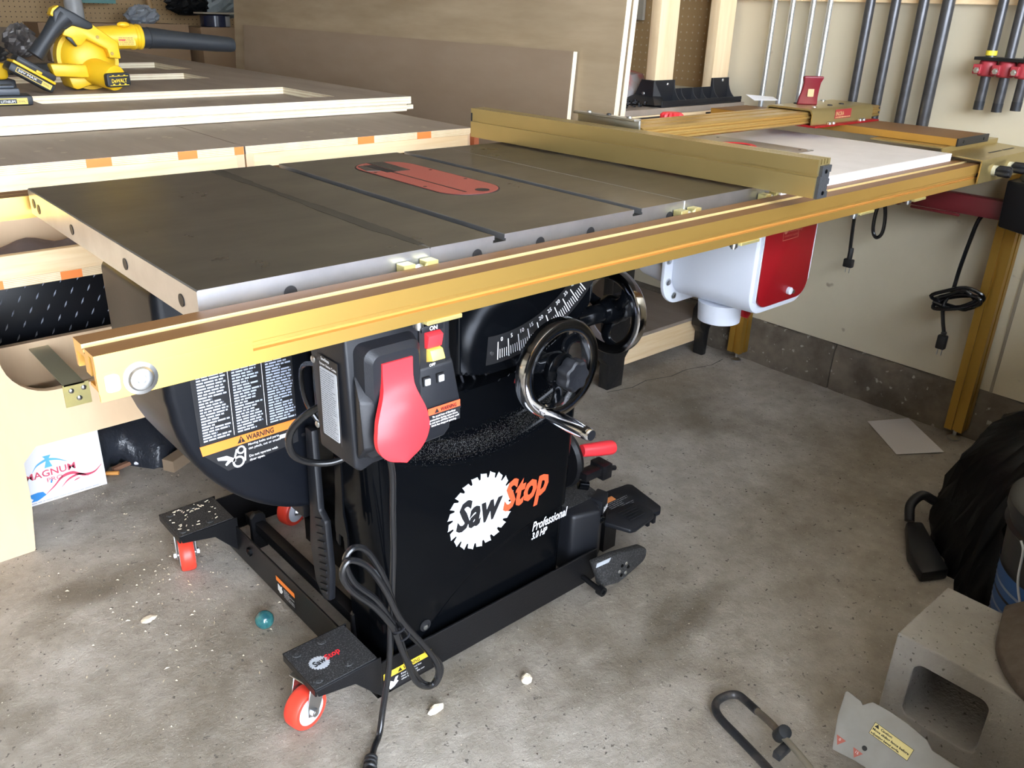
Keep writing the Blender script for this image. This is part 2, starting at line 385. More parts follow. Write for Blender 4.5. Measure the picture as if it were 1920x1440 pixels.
for j in range(NZ+1):
    z = z0+(z1-z0)*j/NZ; L, R_ = xl(z), xr(z); row = []
    for i in range(NX+1):
        t = i/NX; x = L+(R_-L)*t; d = min(x-L, R_-x); rr = .028
        ed = 0 if d >= rr else rr-math.sqrt(max(0, rr*rr-(rr-d)**2))
        row.append((x, front_y(x, z)+ed, z))
    rows.append([(L, .235, z)]+[(L, .16+.02*k, z) for k in range(2, 0, -1)]+row+[(R_, .18, z), (R_, .2, z), (R_, .60, z)])
n = len(rows[0]); b.add([p for r in rows for p in r], [(j*n+i, j*n+i+1, (j+1)*n+i+1, (j+1)*n+i) for j in range(NZ) for i in range(n-1)])
b.add([(xl(z0), .235, z0), (.405, .235, z0), (.405, .235, z1), (xl(z1), .235, z1)], [(0, 1, 2, 3)]); b.add([(.405, .235, z0), (.405, .60, z0), (.405, .60, z1), (.405, .235, z1), (xr(z0), .60, z0), (xr(z1), .60, z1)], [(0, 1, 2, 3), (1, 4, 5, 2)])
b.build('cabinet', BLACK, saw, angle=50)
def saw_y(x, z): return front_y(x, z)
# curved guard with fins behind the tilt slot
g = MB(); 
for k in range(15):
    a = math.radians(-28+k*4.4); c, s_ = math.sin(a), math.cos(a)
    p0 = (CX+.312*c, .150, CZ-.312*s_); p1 = (CX+.360*math.sin(a+.13), .182, CZ-.360*math.cos(a+.13))
    g.cyl(p0, p1, .0022, n=6)
g.build('guard_fin', mat('fin_metal', (.35, .36, .42), .25, .9), saw)
# dust collected along the step of the door: a thin dusting band
MBd = MB(); rnd = random.Random(3)
for i in range(5200):
    a = rnd.gauss(0, 1)*.42+.05; r = .452+rnd.gauss(0, .009); x = CX+r*math.sin(a); z = CZ-r*math.cos(a)
    if .31 < x < .745 and z > .3:
        s_ = rnd.uniform(.0003, .0007); y = front_y(x, z)-.0008
        MBd.add([(x-s_, y, z-s_), (x+s_, y, z-s_), (x, y, z+s_)], [(0, 1, 2)])
MBd.build('sawdust', mat('grey_dust', (.055, .054, .052), .9), saw, smooth=False, kind='stuff')
# access hole with a bright screw
b = MB(); b.lathe((.389, .1195, .116), (0, -1, 0), [(0, .012), (.0012, .012), (.0012, .008), (-.004, .008)], 24); b.build('screw_recess', INK, saw)
b = MB(); b.cyl((.389, .119, .112), (.389, .1175, .112), .005, n=16); b.build('screw', ZINC, saw)
# bevel scale
sc = MB()
def arcp(r, a): return (.53+r*math.sin(a), .908-r*math.cos(a))
A0, A1 = math.radians(-5), math.radians(49)
pl_ = [arcp(.296, A0+(A1-A0)*i/30) for i in range(31)]+[arcp(.246, A1-(A1-A0)*i/30) for i in range(31)]
bs = plate(pl_, 'bevel_scale', mat('scale_black', (.012, .012, .013), .35), saw, (0, .0975, 0), (1, 0, 0), (0, 0, 1), th=.0006)
tk = MB()
for d in range(0, 46):
    a = math.radians(d); r0, r1 = .290, (.258 if d % 5 == 0 else .272); w_ = .0010 if d % 5 == 0 else .0006
    if d % 5 and d > 0: r0 = .288
    c, s_ = math.cos(a)*w_, math.sin(a)*w_
    p, q = arcp(r0, a), arcp(r1, a); y = .0967
    tk.add([(p[0]-c, y, p[1]-s_), (p[0]+c, y, p[1]+s_), (q[0]+c, y, q[1]+s_), (q[0]-c, y, q[1]-s_)], [(0, 1, 2, 3)])
tk.build('tick_mark', WHITE, bs, smooth=False, kind='stuff')
for d in range(0, 46, 5):
    a = math.radians(d)+.022; p = arcp(.258, a)
    text(str(d), 'lettering', WHITE, bs, (p[0], .0968, p[1]), (math.cos(a), 0, math.sin(a)), (-math.sin(a), 0, math.cos(a)), .0072)
b = MB(); b.cyl((.517, .0975, .632), (.517, .0955, .632), .0035, n=14); b.build('rivet', ZINC, bs)
for a, r, w_ in ((math.radians(31.5), .290, .006), (math.radians(8), .318, .010)):
    p = arcp(r, a); q1 = arcp(r+.026, a-w_*3.2); q2 = arcp(r+.026, a+w_*3.2)
    b = MB(); b.prism([p, q1, q2], 'Y', .0925, .0945); b.build('pointer', RED, saw, smooth=False)
# emblem and lettering on the door: the flat front is at y = .120
FY = .1193
X1, Z1 = (1, 0, 0), (0, 0, 1)
em = plate(blade_poly(.078, 22), 'saw_blade_emblem', SILV, saw, (.519, FY, .312), X1, Z1, th=.0005)
text('Saw', 'lettering', INK, saw, (.459, FY-.0006, .289), (1, 0, -.02), Z1, .056, width=.112, shear=.28, bold=.038)
text('Stop', 'lettering', ORED, saw, (.571, FY-.0009, .290), (1, 0, .03), Z1, .058, width=.118, shear=.28, bold=.038, label='orange red lettering')
text('Professional', 'lettering', SILV, saw, (.651, FY-.0006, .2115), X1, Z1, .020, width=.098, shear=.28, bold=.02)
text('3.0 HP', 'lettering', SILV, saw, (.650, FY-.0006, .192), X1, Z1, .0145, width=.043, shear=.28, bold=.03)
# table top: centre casting with two tee slots, two wings
def top_profile(x0, x1, slots, c=.0016, th=.042):
    o = [(x0, H-th), (x0, H-c), (x0+c, H)]
    for s_ in slots:
        o += [(s_-.0100, H), (s_-.0095, H-.001), (s_-.0095, H-.0065), (s_-.012, H-.0065), (s_-.012, H-.0105), (s_+.012, H-.0105), (s_+.012, H-.0065), (s_+.0095, H-.0065), (s_+.0095, H-.001), (s_+.0100, H)]
    return o+[(x1-c, H), (x1, H-c), (x1, H-th)]
def casting(name, x0, x1, slots):
    b = MB(); b.prism(top_profile(x0, x1, slots), 'Y', .0012, .6848)
    o = b.build(name, [IRON, STEEL], saw, smooth=False)
    # ground front and left edges shine brighter than the top
    for p in o.data.polygons:
        if abs(p.normal.y) > .7 or (abs(p.normal.x) > .7 and p.center.z > -1): p.material_index = 1
    return o
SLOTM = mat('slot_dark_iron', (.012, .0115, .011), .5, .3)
ct = casting('table_casting', .3215, .8685, (.4445, .7455))
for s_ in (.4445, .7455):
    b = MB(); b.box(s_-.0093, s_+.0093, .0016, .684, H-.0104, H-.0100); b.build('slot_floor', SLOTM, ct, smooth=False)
casting('table_wing', 0, .3213, ()); casting('table_wing', .8687, 1.118, ())
for x0, x1 in ((0, .321), (.3215, .8685), (.869, 1.118)):   # ribs under the castings
    b = MB(); b.box(x0+.02, x1-.02, .03, .66, H-.055, H-.0421); b.build('casting_rib', IRON, saw, smooth=False)
b = MB()
for x in (.8687,): b.box(x-.0007, x+.0007, .0005, .0013, H-.04, H-.001)
b.build('seam_highlight', SILV, saw, smooth=False)
# oily smear along the left seam
b = MB(); rnd = random.Random(4); ys = [.02+.66*i/40 for i in range(41)]; wl2 = [(.004+.007*math.sin(i*.11+.4)**2+rnd.uniform(0, .003)) for i in range(41)]
P_ = [(.321-w, y) for y, w in zip(ys, wl2)]+[(.321+w*.9+rnd.uniform(0, .002), y) for y, w in reversed(list(zip(ys, wl2)))]
b.prism(P_, 'Z', H+.0001, H+.0004); b.build('seam_smear', mat('oily_smear', (.075, .066, .055), .45, .6), saw, smooth=False)
def face_hole(x, y, z, d, r=.0085):
    b = MB(); b.lathe((x, y, z), d, [(.0006, r), (-.0005, r*.9), (-.0005, r*.5), (.0004, r*.45)], 20); b.build('bolt_hole', INK, saw)
for x in (.113, .403, .525, .634, .83): face_hole(x, .001, .8405, (0, -1, 0), .009)
for y, z in ((.66, .843), (.635, .838), (.46, .84), (.235, .84), (.05, .84)): face_hole(-.0002, y, z, (-1, 0, 0), .008)
# throat plate
def pill(x0, x1, y0, y1, r, n=14): return rrect(x0, x1, y0, y1, r, n)
plate(pill(.5485, .6795, .234, .601, .063), 'plate_gap', INK, saw, (0, 0, H), (1, 0, 0), (0, 1, 0), th=.0005)
tp = plate(pill(.5515, .6765, .237, .598, .060), 'throat_plate', REDI, saw, (0, 0, H), (1, 0, 0), (0, 1, 0), th=.0010)
plate([(.589, .262), (.593, .262), (.593, .49), (.600, .49), (.600, .575), (.580, .575), (.580, .49), (.589, .49)], 'blade_slot', INK, tp, (0, 0, H), (1, 0, 0), (0, 1, 0), th=.0013)
plate([(.602, .49), (.633, .49), (.637, .592), (.602, .597)], 'riving_cover', mat('cover_grey', (.06, .055, .05), .4, .5), tp, (0, 0, H), (1, 0, 0), (0, 1, 0), th=.0016)
plate([(.553, .52), (.578, .51), (.578, .575), (.566, .572)], 'riving_cover', mat('cover_brown', (.10, .08, .07), .45, .5), tp, (0, 0, H), (1, 0, 0), (0, 1, 0), th=.0016)
plate(disc_poly(.013, 20, .628, .262), 'finger_hole', INK, tp, (0, 0, H), (1, 0, 0), (0, 1, 0), th=.0013)
for x, y in ((.560, .34), (.668, .36), (.560, .50), (.668, .47)): plate(disc_poly(.0035, 12, x, y), 'level_screw', INK, tp, (0, 0, H), (1, 0, 0), (0, 1, 0), th=.0013)
# rails: extruded section with grooves
def rail_section(yb, yf, zt=.8475, zb=.7975):
    s_ = 1 if yf > yb else -1
    def Y(d): return yb+s_*d   # d runs from the back flange to the front face (0..0.062)
    D = abs(yf-yb); t = .0035
    o = [(Y(0), zb+.020), (Y(0), zt), (Y(.026), zt), (Y(.026), zt-.0045), (Y(.030), zt-.0045), (Y(.030), zt-.0075), (Y(.0345), zt-.0075), (Y(.0345), zt-.0015), (Y(D), zt-.0015),
         (Y(D), zb+.0265), (Y(D-.001), zb+.0255), (Y(D-.001), zb+.0240), (Y(D-.001), zb+.0215), (Y(D-.005), zb+.0200), (Y(D-.005), zb+.0165), (Y(D), zb+.0155), (Y(D), zb),
         (Y(D-t), zb), (Y(D-t), zb+.010), (Y(.036), zb+.010), (Y(.036), zb+.014), (Y(D-.009), zb+.014), (Y(D-.009), zt-.006), (Y(.044), zt-.006), (Y(.044), zb+.022), (Y(.030), zb+.022), (Y(.030), zt-.012), (Y(.006), zt-.012), (Y(.006), zb+.020)]
    return o
def rail(name, yb, yf, x0, x1):
    b = MB(); b.prism(rail_section(yb, yf), 'X', x0, x1)
    o = b.build(name, [GOLD, GOLDT, GROOVE, STEP_LIT], saw, smooth=False)
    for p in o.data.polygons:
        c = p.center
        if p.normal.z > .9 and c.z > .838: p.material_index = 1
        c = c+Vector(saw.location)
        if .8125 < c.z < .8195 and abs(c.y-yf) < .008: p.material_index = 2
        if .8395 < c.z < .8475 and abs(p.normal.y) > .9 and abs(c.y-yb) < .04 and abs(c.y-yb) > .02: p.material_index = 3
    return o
fr = rail('front_rail', -.020, -.082, -.138, 1.930)
rail('rear_rail', .706, .768, -.138, 1.930)
b = MB(); b.box(-.1385, .022, -.0822, -.0805, .806, .828); b.build('end_cover', GOLD, fr, smooth=False)
b = MB(); b.lathe((-.098, -.0822, .8135), (0, -1, 0), [(0, .017), (.0015, .017), (.0022, .013), (.005, .011), (.0055, .009), (.0055, .005), (.003, .004)], 32); b.build('end_bolt', ZINC, fr)
b = MB(); b.prism(rrect(-.132, -.118, .806, .824, .004), 'Y', -.0835, -.082); b.build('bolt_slot', ZINC, fr)
for x in (.293, .296+.57, 1.12):   # brass coloured spacers with a clamp screw between top and rail
    b = MB(); b.prism([(x-.028, .806), (x-.028, .852), (x-.009, .852), (x-.009, .838), (x+.009, .838), (x+.009, .852), (x+.028, .852), (x+.028, .806)], 'Y', -.0185, -.0005); b.build('rail_spacer', BRASSZ, saw, bevel=.0008, seg=1)
    b = MB(); b.lathe((x, -.011, .838), (0, -1, 0), [(0, .011), (.002, .011), (.004, .008), (.006, .004)], 24); b.build('spacer_screw', ZINC, saw)
for x in (.282, .96, 1.38, 1.62):   # gold clips under the rail
    b = MB(); b.box(x-.028, x+.028, -.084, -.05, .7915, .7972); b.build('rail_clip', BRASSZ, saw, bevel=.0008, seg=1)
    b = MB(); b.cyl((x-.034, -.072, .7965), (x-.034, -.072, .7885), .007, n=12); b.cyl((x-.034, -.072, .7885), (x-.034, -.072, .785), .0045, n=12); b.build('clip_bolt', ZINC, saw)
# motor cover hanging on the left flank
def cover_outline():
    o = [(.298, .775), (.047, .775), (.047, .600), (.050, .585)]
    for i in range(1, 15):
        a = PI/2*i/14; o.append((.300-.250*math.cos(a)**1.15 if i < 14 else .300, .585-.262*math.sin(a)**1.1))
    return o
b = MB(); b.prism(cover_outline(), 'Y', .300, .53); mc = b.build('motor_cover', COVER, saw, bevel=.016, seg=5, angle=30)
lab = plate([(.084, .700), (.256, .700), (.256, .468), (.128, .455), (.088, .498)], 'warning_label', INK, mc, (0, .2995, 0), X1, Z1, th=.0005)
plate([(.0895, .4945), (.256, .4975), (.256, .512), (.0865, .512)], 'label_band', ORANGE, mc, (0, .2988, 0), X1, Z1, th=.0004)
plate([(.148, .4988), (.1618, .4988), (.1549, .5108)], 'hazard_triangle', INK, mc, (0, .2983, 0), X1, Z1, th=.0003)
text('!', 'lettering', ORANGE, mc, (.1540, .2979, .5002), X1, Z1, .0075, bold=.02)
text('WARNING', 'lettering', INK, mc, (.1635, .2983, .5000), X1, Z1, .0092, width=.049, bold=.03)
for k, x in enumerate((.094, .151, .208)):
    printlines('fine_print', mat('label_print', (.5, .55, .68), .5), mc, (x, .2990, .517), X1, Z1, 36, .047, .178, seed=k+1)
    if k: plate([(x-.0066, .516), (x-.0058, .516), (x-.0058, .700), (x-.0066, .700)], 'label_rule', WHITE, mc, (0, .2990, 0), X1, Z1)
for k, tx in enumerate(('Moving belts and parts', 'can pinch, cut or crush.', '', 'Do not operate with', 'door open.')):
    if tx: text(tx, 'lettering', WHITE, mc, (.166, .2989, .4895-k*.0072), X1, Z1, .0042, bold=.015)
ic = MB(); rg = lambda cx, cz, r0, r1: ic.add([(cx+r*math.cos(2*PI*i/24), .2986, cz+r*math.sin(2*PI*i/24)) for r in (r0, r1) for i in range(24)], [(i, (i+1) % 24, 24+(i+1) % 24, 24+i) for i in range(24)])
rg(.147, .466, .007, .0105); rg(.153, .486, .0045, .0075)
for q in ([(.137, .468), (.1405, .4685), (.147, .488), (.1445, .490)], [(.1565, .464), (.1595, .464), (.1618, .486), (.159, .486)], [(.112, .484), (.128, .483), (.141, .474), (.143, .468), (.134, .470), (.126, .465), (.124, .468), (.129, .474), (.113, .479)]):
    ic.add([(x, .2986, z) for x, z in q], [tuple(range(len(q)))])
ic.build('pictogram', WHITE, mc, smooth=False)
plate([(.222, .4835), (.235, .4835), (.235, .481), (.243, .487), (.235, .493), (.235, .4905), (.222, .4905)], 'arrow', WHITE, mc, (0, .2989, 0), X1, Z1)
b = MB(); b.box(.262, .300, .315, .50, .30, .79); b.build('cover_hinge', BLACKM, saw, bevel=.004)
# vents in the rear casting and a loop moulded in the flank
for z in (.742, .478):
    plate(rrect(.262, .284, z-.003, z+.003, .002), 'vent_slot', INK, mc, (0, .2985, 0), X1, Z1)
# ---- switch box
SB = [(.155, .790), (.314, .790), (.320, .784), (.320, .735), (.332, .665), (.330, .640), (.322, .632), (.320, .612), (.310, .602), (.190, .598), (.172, .592), (.162, .600)]
b = MB(); b.prism([(p[0], p[1]) for p in SB], 'Y', -.045, .045); sb = b.build('switch_box', BLACKP, saw, bevel=.006, seg=3)
# raised hood around the paddle, sloping out towards the bottom
def ring(x0, x1, z0, z1, y, r=.012): return [(p[0], y, p[1]) for p in rrect(x0, x1, z0, z1, r, 5)]
b = MB(); b.loft([ring(.166, .262, .612, .776, -.040), ring(.172, .257, .616, .770, -.062, .014), ring(.180, .250, .622, .762, -.070, .012)]); b.build('paddle_hood', BLACKP, sb, angle=25)
b = MB(); b.loft([[(.166, -.045, .735), (.178, -.045, .735), (.178, -.045, .612), (.166, -.045, .612)], [(.160, -.066, .705), (.180, -.072, .700), (.180, -.078, .640), (.160, -.072, .640)]]); b.build('hood_cheek', BLACKP, sb, bevel=.003)
b = MB(); b.loft([[(.254, -.044, .722), (.322, -.044, .722), (.330, -.044, .640), (.254, -.044, .640)], [(.256, -.050, .716), (.320, -.050, .716), (.327, -.062, .648), (.256, -.062, .648)]]); b.build('indicator_panel', BLACKP, sb, bevel=.002)
# red paddle: neck and round foot, curved outward
def paddle_y(z): return -.072-.026*sm(.735, .66, z) if False else -.073-.024*(1-sm(.655, .742, z))
PO = []
for i in range(25):
    a = -PI*.5+PI*1.0*i/24; PO.append((.204+.0405*math.cos(a-0), .662+.0415*math.sin(a)))
b = MB(); rows = []
for j in range(31):
    z = .6205+(.751-.6205)*(j/30)**2.1
    if z < .672: hw = math.sqrt(max(1e-6, .0405**2-(z-.661)**2)) if z > .6206 else .001
    else: hw = .0230+(.0389-.0230)*(1-sm(.672, .722, z))
    cxx = .205+.010*sm(.64, .75, z)
    rows.append((z, cxx, hw))
R = []
for z, cxx, hw in rows:
    y = paddle_y(z); bul = .006*(1-sm(.69, .72, z))
    ring_ = [(cxx-hw+2*hw*i/12, y-bul*math.sin(PI*i/12), z) for i in range(13)]+[(cxx+hw-2*hw*i/12, y+.008, z) for i in range(13)]
    R.append(ring_)
b.loft(R); b.build('stop_paddle', RED, sb, bevel=0, angle=50)
# rocker switch
sw = plate(rrect(.266, .308, .715, .776, .003), 'switch_bezel', INK, sb, (0, -.0455, 0), X1, Z1, th=.003)
b = MB(); b.loft([[(.274, -.047, .768), (.300, -.047, .768), (.300, -.047, .745), (.274, -.047, .745)], [(.275, -.058, .764), (.299, -.058, .764), (.299, -.054, .746), (.275, -.054, .746)]]); b.build('switch_rocker', RED, sb, bevel=.001)
b = MB(); b.loft([[(.277, -.047, .744), (.300, -.047, .744), (.300, -.047, .724), (.277, -.047, .724)], [(.278, -.056, .743), (.299, -.056, .743), (.299, -.062, .730), (.278, -.062, .730)]]); b.build('switch_rocker', mat('yellow_rocker', (.9, .62, .12), .4), sb, bevel=.001)
b = MB(); b.box(.268, .303, -.052, -.045, .7685, .7775); b.build('switch_hood', BLACKP, sb, bevel=.001)
text('ON', 'lettering', WHITE, sb, (.2795, -.0526, .7705), X1, Z1, .0058, bold=.02)
text('OFF', 'lettering', WHITE, sb, (.281, -.0492, .7175), X1, Z1, .004, bold=.02)
for x in (.2725, .2955):
    b = MB(); b.prism(rrect(x-.0062, x+.0062, .6935, .7065, .001, 2), 'Y', -.0565, -.051); b.build('lamp_frame', INK, sb)
    b = MB(); b.prism(rrect(x-.0042, x+.0042, .6955, .7045, .0008, 2), 'Y', -.0580, -.0564); b.build('indicator_lamp', mat('lamp_lens', (.62, .64, .66), .3), sb)
ZU = (0, .09, 1)
wl_ = plate([(0, 0), (.055, 0), (.055, .029), (0, .029)], 'warning_label', INK, sb, (.268, -.0632, .6335), X1, (0, .02, 1), th=.0004)
plate([(0, .0195), (.055, .0195), (.055, .0295), (0, .0295)], 'label_band', ORED, sb, (.268, -.0637, .6335), X1, (0, .02, 1), th=.0004)
text('WARNING', 'lettering', INK, sb, (.2885, -.0645, .6550), X1, (0, .02, 1), .0055, width=.027, bold=.02)
plate([(0, 0), (.0075, 0), (.00375, .0065)], 'hazard_triangle', INK, sb, (.2785, -.0643, .6545), X1, (0, .02, 1), th=.0002)
for k, tx in enumerate(('To avoid loss of SawStop', 'protection during coast down,', 'do not turn off Main Power until', 'blade has stopped spinning.')):
    text(tx, 'lettering', WHITE, sb, (.2945, -.0638, .6480-k*.0043), X1, (0, .02, 1), .0027, bold=.02, align='C')
# status list on the left flank of the box (faces -x)
YM, XF = (0, -1, 0), .1545
plate([(0, 0), (.050, 0), (.050, .118), (0, .118)], 'label_back', INK, sb, (XF, .022, .628), YM, Z1, th=.0005)
plate(rrect(0, .042, 0, .098, .003), 'status_label', GREYP, sb, (XF-.0006, .017, .632), YM, Z1, th=.0004)
printlines('fine_print', mat('label_ink', (.09, .10, .12), .6), sb, (XF-.0011, .015, .634), YM, Z1, 30, .038, .094, seed=9, fill=.28)
text('SawStop', 'lettering', SILV, sb, (XF-.0008, .012, .7405), YM, Z1, .0042, bold=.02)
text('System Status Codes', 'lettering', SILV, sb, (XF-.0008, .016, .7335), YM, Z1, .0034, bold=.02)
for z in (.735, .640):
    b = MB(); b.sphere((.152, .030, z), .0052, 14, (.5, 1, 1)); b.build('box_screw', ZINC, sb)
# ---- handwheels
def handwheel(name, c, ax, R, crank_a, label=None, grip=.115):
    """ax: -1 -> axis -y (front wheel), +1 -> axis +x (side wheel)"""
    if ax < 0: T = Matrix(((1, 0, 0, c[0]), (0, 0, -1, c[1]), (0, 1, 0, c[2]), (0, 0, 0, 1)))      # local z -> -y
    else: T = Matrix(((0, 0, 1, c[0]), (1, 0, 0, c[1]), (0, 1, 0, c[2]), (0, 0, 0, 1)))            # local z -> +x
    def nb(): b = MB(); b.T = T; return b
    b = nb(); r2 = R-.0215
    b.lathe((0, 0, 0), (0, 0, 1), [(-.014, R-.003), (-.012, R), (.006, R), (.0095, R-.002), (.0105, R-.005), (.0105, r2+.004), (.0095, r2+.001), (.006, r2), (-.012, r2), (-.014, r2+.003)], 72, closed=True)
    wh = b.build(name, CHROME, saw, angle=40)
    for k in range(3):
        a0 = crank_a+.5+k*2*PI/3; b = nb(); rr = []
        for i in range(9):
            t = i/8; r = .018+(R-.034)*t; a = a0+.55*math.sin(t*PI)*.5; z = -.004-.010*math.sin(t*PI*.9); w_ = .011+.007*abs(2*t-1)**2
            p = Vector((r*math.cos(a), r*math.sin(a), z)); d = Vector((-math.sin(a), math.cos(a), 0))
            rr.append([tuple(p+d*w_*math.cos(q)+Vector((0, 0, .0055*math.sin(q)))) for q in [2*PI*j/10 for j in range(10)]])
        b.loft(rr); b.build('spoke', BLACK, wh)
    b = nb(); b.lathe((0, 0, 0), (0, 0, 1), [(-.03, .020), (-.004, .031), (.006, .030), (.010, .026), (.018, .024)], 32); b.build('hub', BLACK, wh)
    b = nb(); R_ = []
    for h, s_ in ((.018, .82), (.022, .98), (.038, 1), (.044, .94), (.0465, .8), (.0455, .5), (.043, .2)):
        R_.append([((.0275+.0022*math.cos(7*q))*s_*math.cos(q), (.0275+.0022*math.cos(7*q))*s_*math.sin(q), h) for q in [2*PI*j/56 for j in range(56)]])
    b.loft(R_); b.build('lock_knob', BLACKP, wh)
    if not grip: return wh
    cx_, cy_ = (R-.011)*math.cos(crank_a), (R-.011)*math.sin(crank_a)
    b = nb(); b.lathe((cx_, cy_, 0), (0, 0, 1), [(.004, .013), (.010, .0085), (.016, .0085), (.018, .0105), (.035, .0125), (.07, .0130), (.10, .0115), (grip-.004, .0110), (grip-.001, .0095), (grip, .0088)], 28); b.build('crank_handle', CHROME, wh)
    b = nb(); b.cyl((cx_, cy_, grip), (cx_, cy_, grip+.0012), .0090, n=24); b.build('handle_cap', BLACKP, wh)
    return wh
handwheel('height_handwheel', (.606, .026, .606), -1, .0885, math.radians(244))
handwheel('tilt_handwheel', (.868, .150, .622), 1, .0865, math.radians(100), grip=0)
b = MB(); b.cyl((.605, .10, .606), (.605, .052, .606), .019, n=24); b.build('wheel_shaft', BLACK, saw)
b = MB(); b.cyl((.765, .150, .622), (.845, .150, .622), .019, n=24); b.build('wheel_shaft', BLACK, saw)
# lower side wheel with red grip and its bracket
b = MB(); b.lathe((.798, .205, .292), (1, 0, 0), [(-.005, .066), (.004, .070), (.012, .068), (.014, .060), (.004, .054), (.002, .02)], 40); lw = b.build('side_disc', BLACKM, saw)
b = MB(); b.lathe((.815, .150, .325), (1, -.28, -.1), [(0, .0125), (.006, .0135), (.05, .0155), (.072, .0155), (.078, .013), (.080, .008)], 22); b.build('red_grip', RED, lw)
b = MB(); b.box(.800, .868, .118, .146, .268, .286); b.box(.845, .872, .112, .152, .258, .292); b.cyl((.872, .132, .272), (.898, .126, .266), .006, n=12); b.build('side_bracket', BLACKM, lw, bevel=.002)
b = MB(); b.cyl((.812, .15, .245), (.83, .14, .24), .010, n=14); b.build('side_bolt', BLACK, lw)
# ---- flank fittings
b = MB(); b.box(.270, .300, .17, .235, .785, .80); b.build('flank_bracket', BLACKM, saw)
# power cords of the saw
b = MB(); b.tube([(.250, .03, .62), (.275, .06, .56), (.296, .072, .50), (.296, .074, .42), (.295, .074, .342), (.288, .072, .26), (.279, .066, .20), (.270, .060, .13), (.252, .056, .05), (.236, .045, .012), (.215, .028, .009), (.198, .012, .009)], .0055, 12)
pc = b.build('power_cord', CORDM, saw)
b = MB(); b.tube([(.281, .060, .215), (.251, .062, .278), (.214, .066, .328), (.204, .070, .372), (.222, .070, .388), (.245, .068, .369), (.268, .062, .312), (.283, .060, .252), (.301, .060, .197), (.345, .056, .127), (.375, .054, .072), (.361, .054, .040), (.332, .056, .062), (.305, .058, .126), (.286, .056, .193), (.250, .058, .262), (.206, .060, .320), (.193, .062, .356), (.207, .062, .375), (.236, .058, .352), (.262, .052, .30), (.290, .050, .225), (.338, .046, .140), (.362, .044, .080), (.348, .046, .050), (.318, .048, .075), (.296, .050, .14), (.281, .054, .20)], .0055, 10, closed=False, sub=7)
b.build('cord_coil', CORDM, saw)
for c, d in (((.289, .058, .206), (.3, 0, -1)), ((.297, .056, .188), (.6, 0, -1))):
    b = MB(); b.lathe(c, d, [(-.002, .012), (-.002, .0135), (.002, .0135), (.002, .012)], 20, closed=True); b.build('cable_tie', BLACKP, saw)
b = MB(); D = Vector((-.62, -.78, 0)).normalized(); o = Vector((.198, .012, .011))
b.lathe(o, D, [(0, .006), (.002, .011), (.006, .011), (.007, .009), (.010, .009), (.011, .0115), (.014, .0115), (.015, .009), (.019, .0095), (.021, .012), (.024, .012), (.026, .010), (.032, .011), (.046, .017), (.062, .019), (.066, .017)], 24); b.build('plug', BLACKR, saw)
b = MB(); b.tube([(.205, .035, .665), (.165, .07, .640), (.146, .10, .601), (.150, .11, .562), (.176, .11, .538), (.215, .10, .530), (.27, .09, .545)], .0055, 12); b.build('switch_cable', CORDM, saw)
b = MB(); b.tube([(.20, .05, .70), (.215, .18, .66), (.235, .22, .58), (.26, .2, .53), (.29, .18, .56)], .004, 10); b.build('switch_cable', CORDM, saw)
# ------------------------------------------------------------------ tools hung on the saw's flank
ps = thing('push_stick', (.268, .30, .16), 'black ribbed push stick hanging on the saw flank behind the coiled cord', 'push stick')
b = MB(); b.prism([(.262, .500), (.286, .500), (.292, .330), (.300, .260), (.290, .180), (.262, .150), (.240, .160), (.232, .230), (.238, .330), (.258, .345)][::-1], 'X', .262, .276); b.build('handle', BLACKP, ps, bevel=.004)
b = MB()
for k in range(11):
    z = .335-.0155*k; y0 = .240-.004*math.sin(k*.3); b.loft([[(.259, y0+.004, z-.004), (.262, y0+.004, z-.004), (.262, y0+.004, z+.001), (.259, y0+.004, z+.001)], [(.259, y0+.028, z-.012), (.262, y0+.028, z-.012), (.262, y0+.028, z-.007), (.259, y0+.028, z-.007)]])
b.build('grip_rib', INK, ps, kind='stuff')
for k, (yy, lb) in enumerate(((.175, 'flat black spanner hanging nearest the cabinet corner behind the cord'), (.152, 'flat black spanner hanging in front of the other one behind the cord'))):
    a = thing('spanner', (.25, yy, .33), lb, 'spanner', 'arbor spanners on the saw flank')
    b = MB(); x0 = .262-.012*k; b.prism([(yy-.010, .50), (yy+.010, .50), (yy+.012, .42), (yy+.018, .372), (yy+.020, .338), (yy+.010, .330), (yy+.008, .355), (yy-.006, .355), (yy-.006, .330), (yy-.018, .338), (yy-.018, .368), (yy-.009, .40)], 'X', x0-.004, x0); b.build('blade', BLACK, a, bevel=.001, seg=1)

# ------------------------------------------------------------------ mobile base
mbx, mbX, mby, mbY = .272, .800, .104, .800
mb = thing('mobile_base', (.53, .45, 0), 'black steel rolling base under the saw with red castors and foot pedals', 'mobile base')
def angle_rail(name, p0, p1, inward, z0=.022, z1=.098, t=.005, w_=.035, parent=None):
    p0 = Vector(p0); p1 = Vector(p1); n = Vector(inward)
    def P(p, a, z): q = p+n*a; return (q.x, q.y, z)
    prof = [(0, z0), (0, z1), (t, z1), (t, z0+t), (w_, z0+t), (w_, z0)]
    b = MB(); b.loft([[P(p0, a, z) for a, z in prof], [P(p1, a, z) for a, z in prof]]); return b.build(name, BLACKM, parent or mb, bevel=.001, seg=1)
frl = angle_rail('front_bar', (mbx, mby, 0), (.835, mby, 0), (0, 1, 0))
sdl = angle_rail('side_bar', (mbx, mby, 0), (mbx, mbY, 0), (1, 0, 0))
angle_rail('rear_bar', (mbx, mbY, 0), (mbX, mbY, 0), (0, -1, 0)); angle_rail('side_bar', (mbX, mby+.1, 0), (mbX, mbY, 0), (-1, 0, 0))
b = MB(); b.box(.310, .330, .20, .70, .075, .100); b.build('lift_bar', BLACKM, mb, bevel=.002)
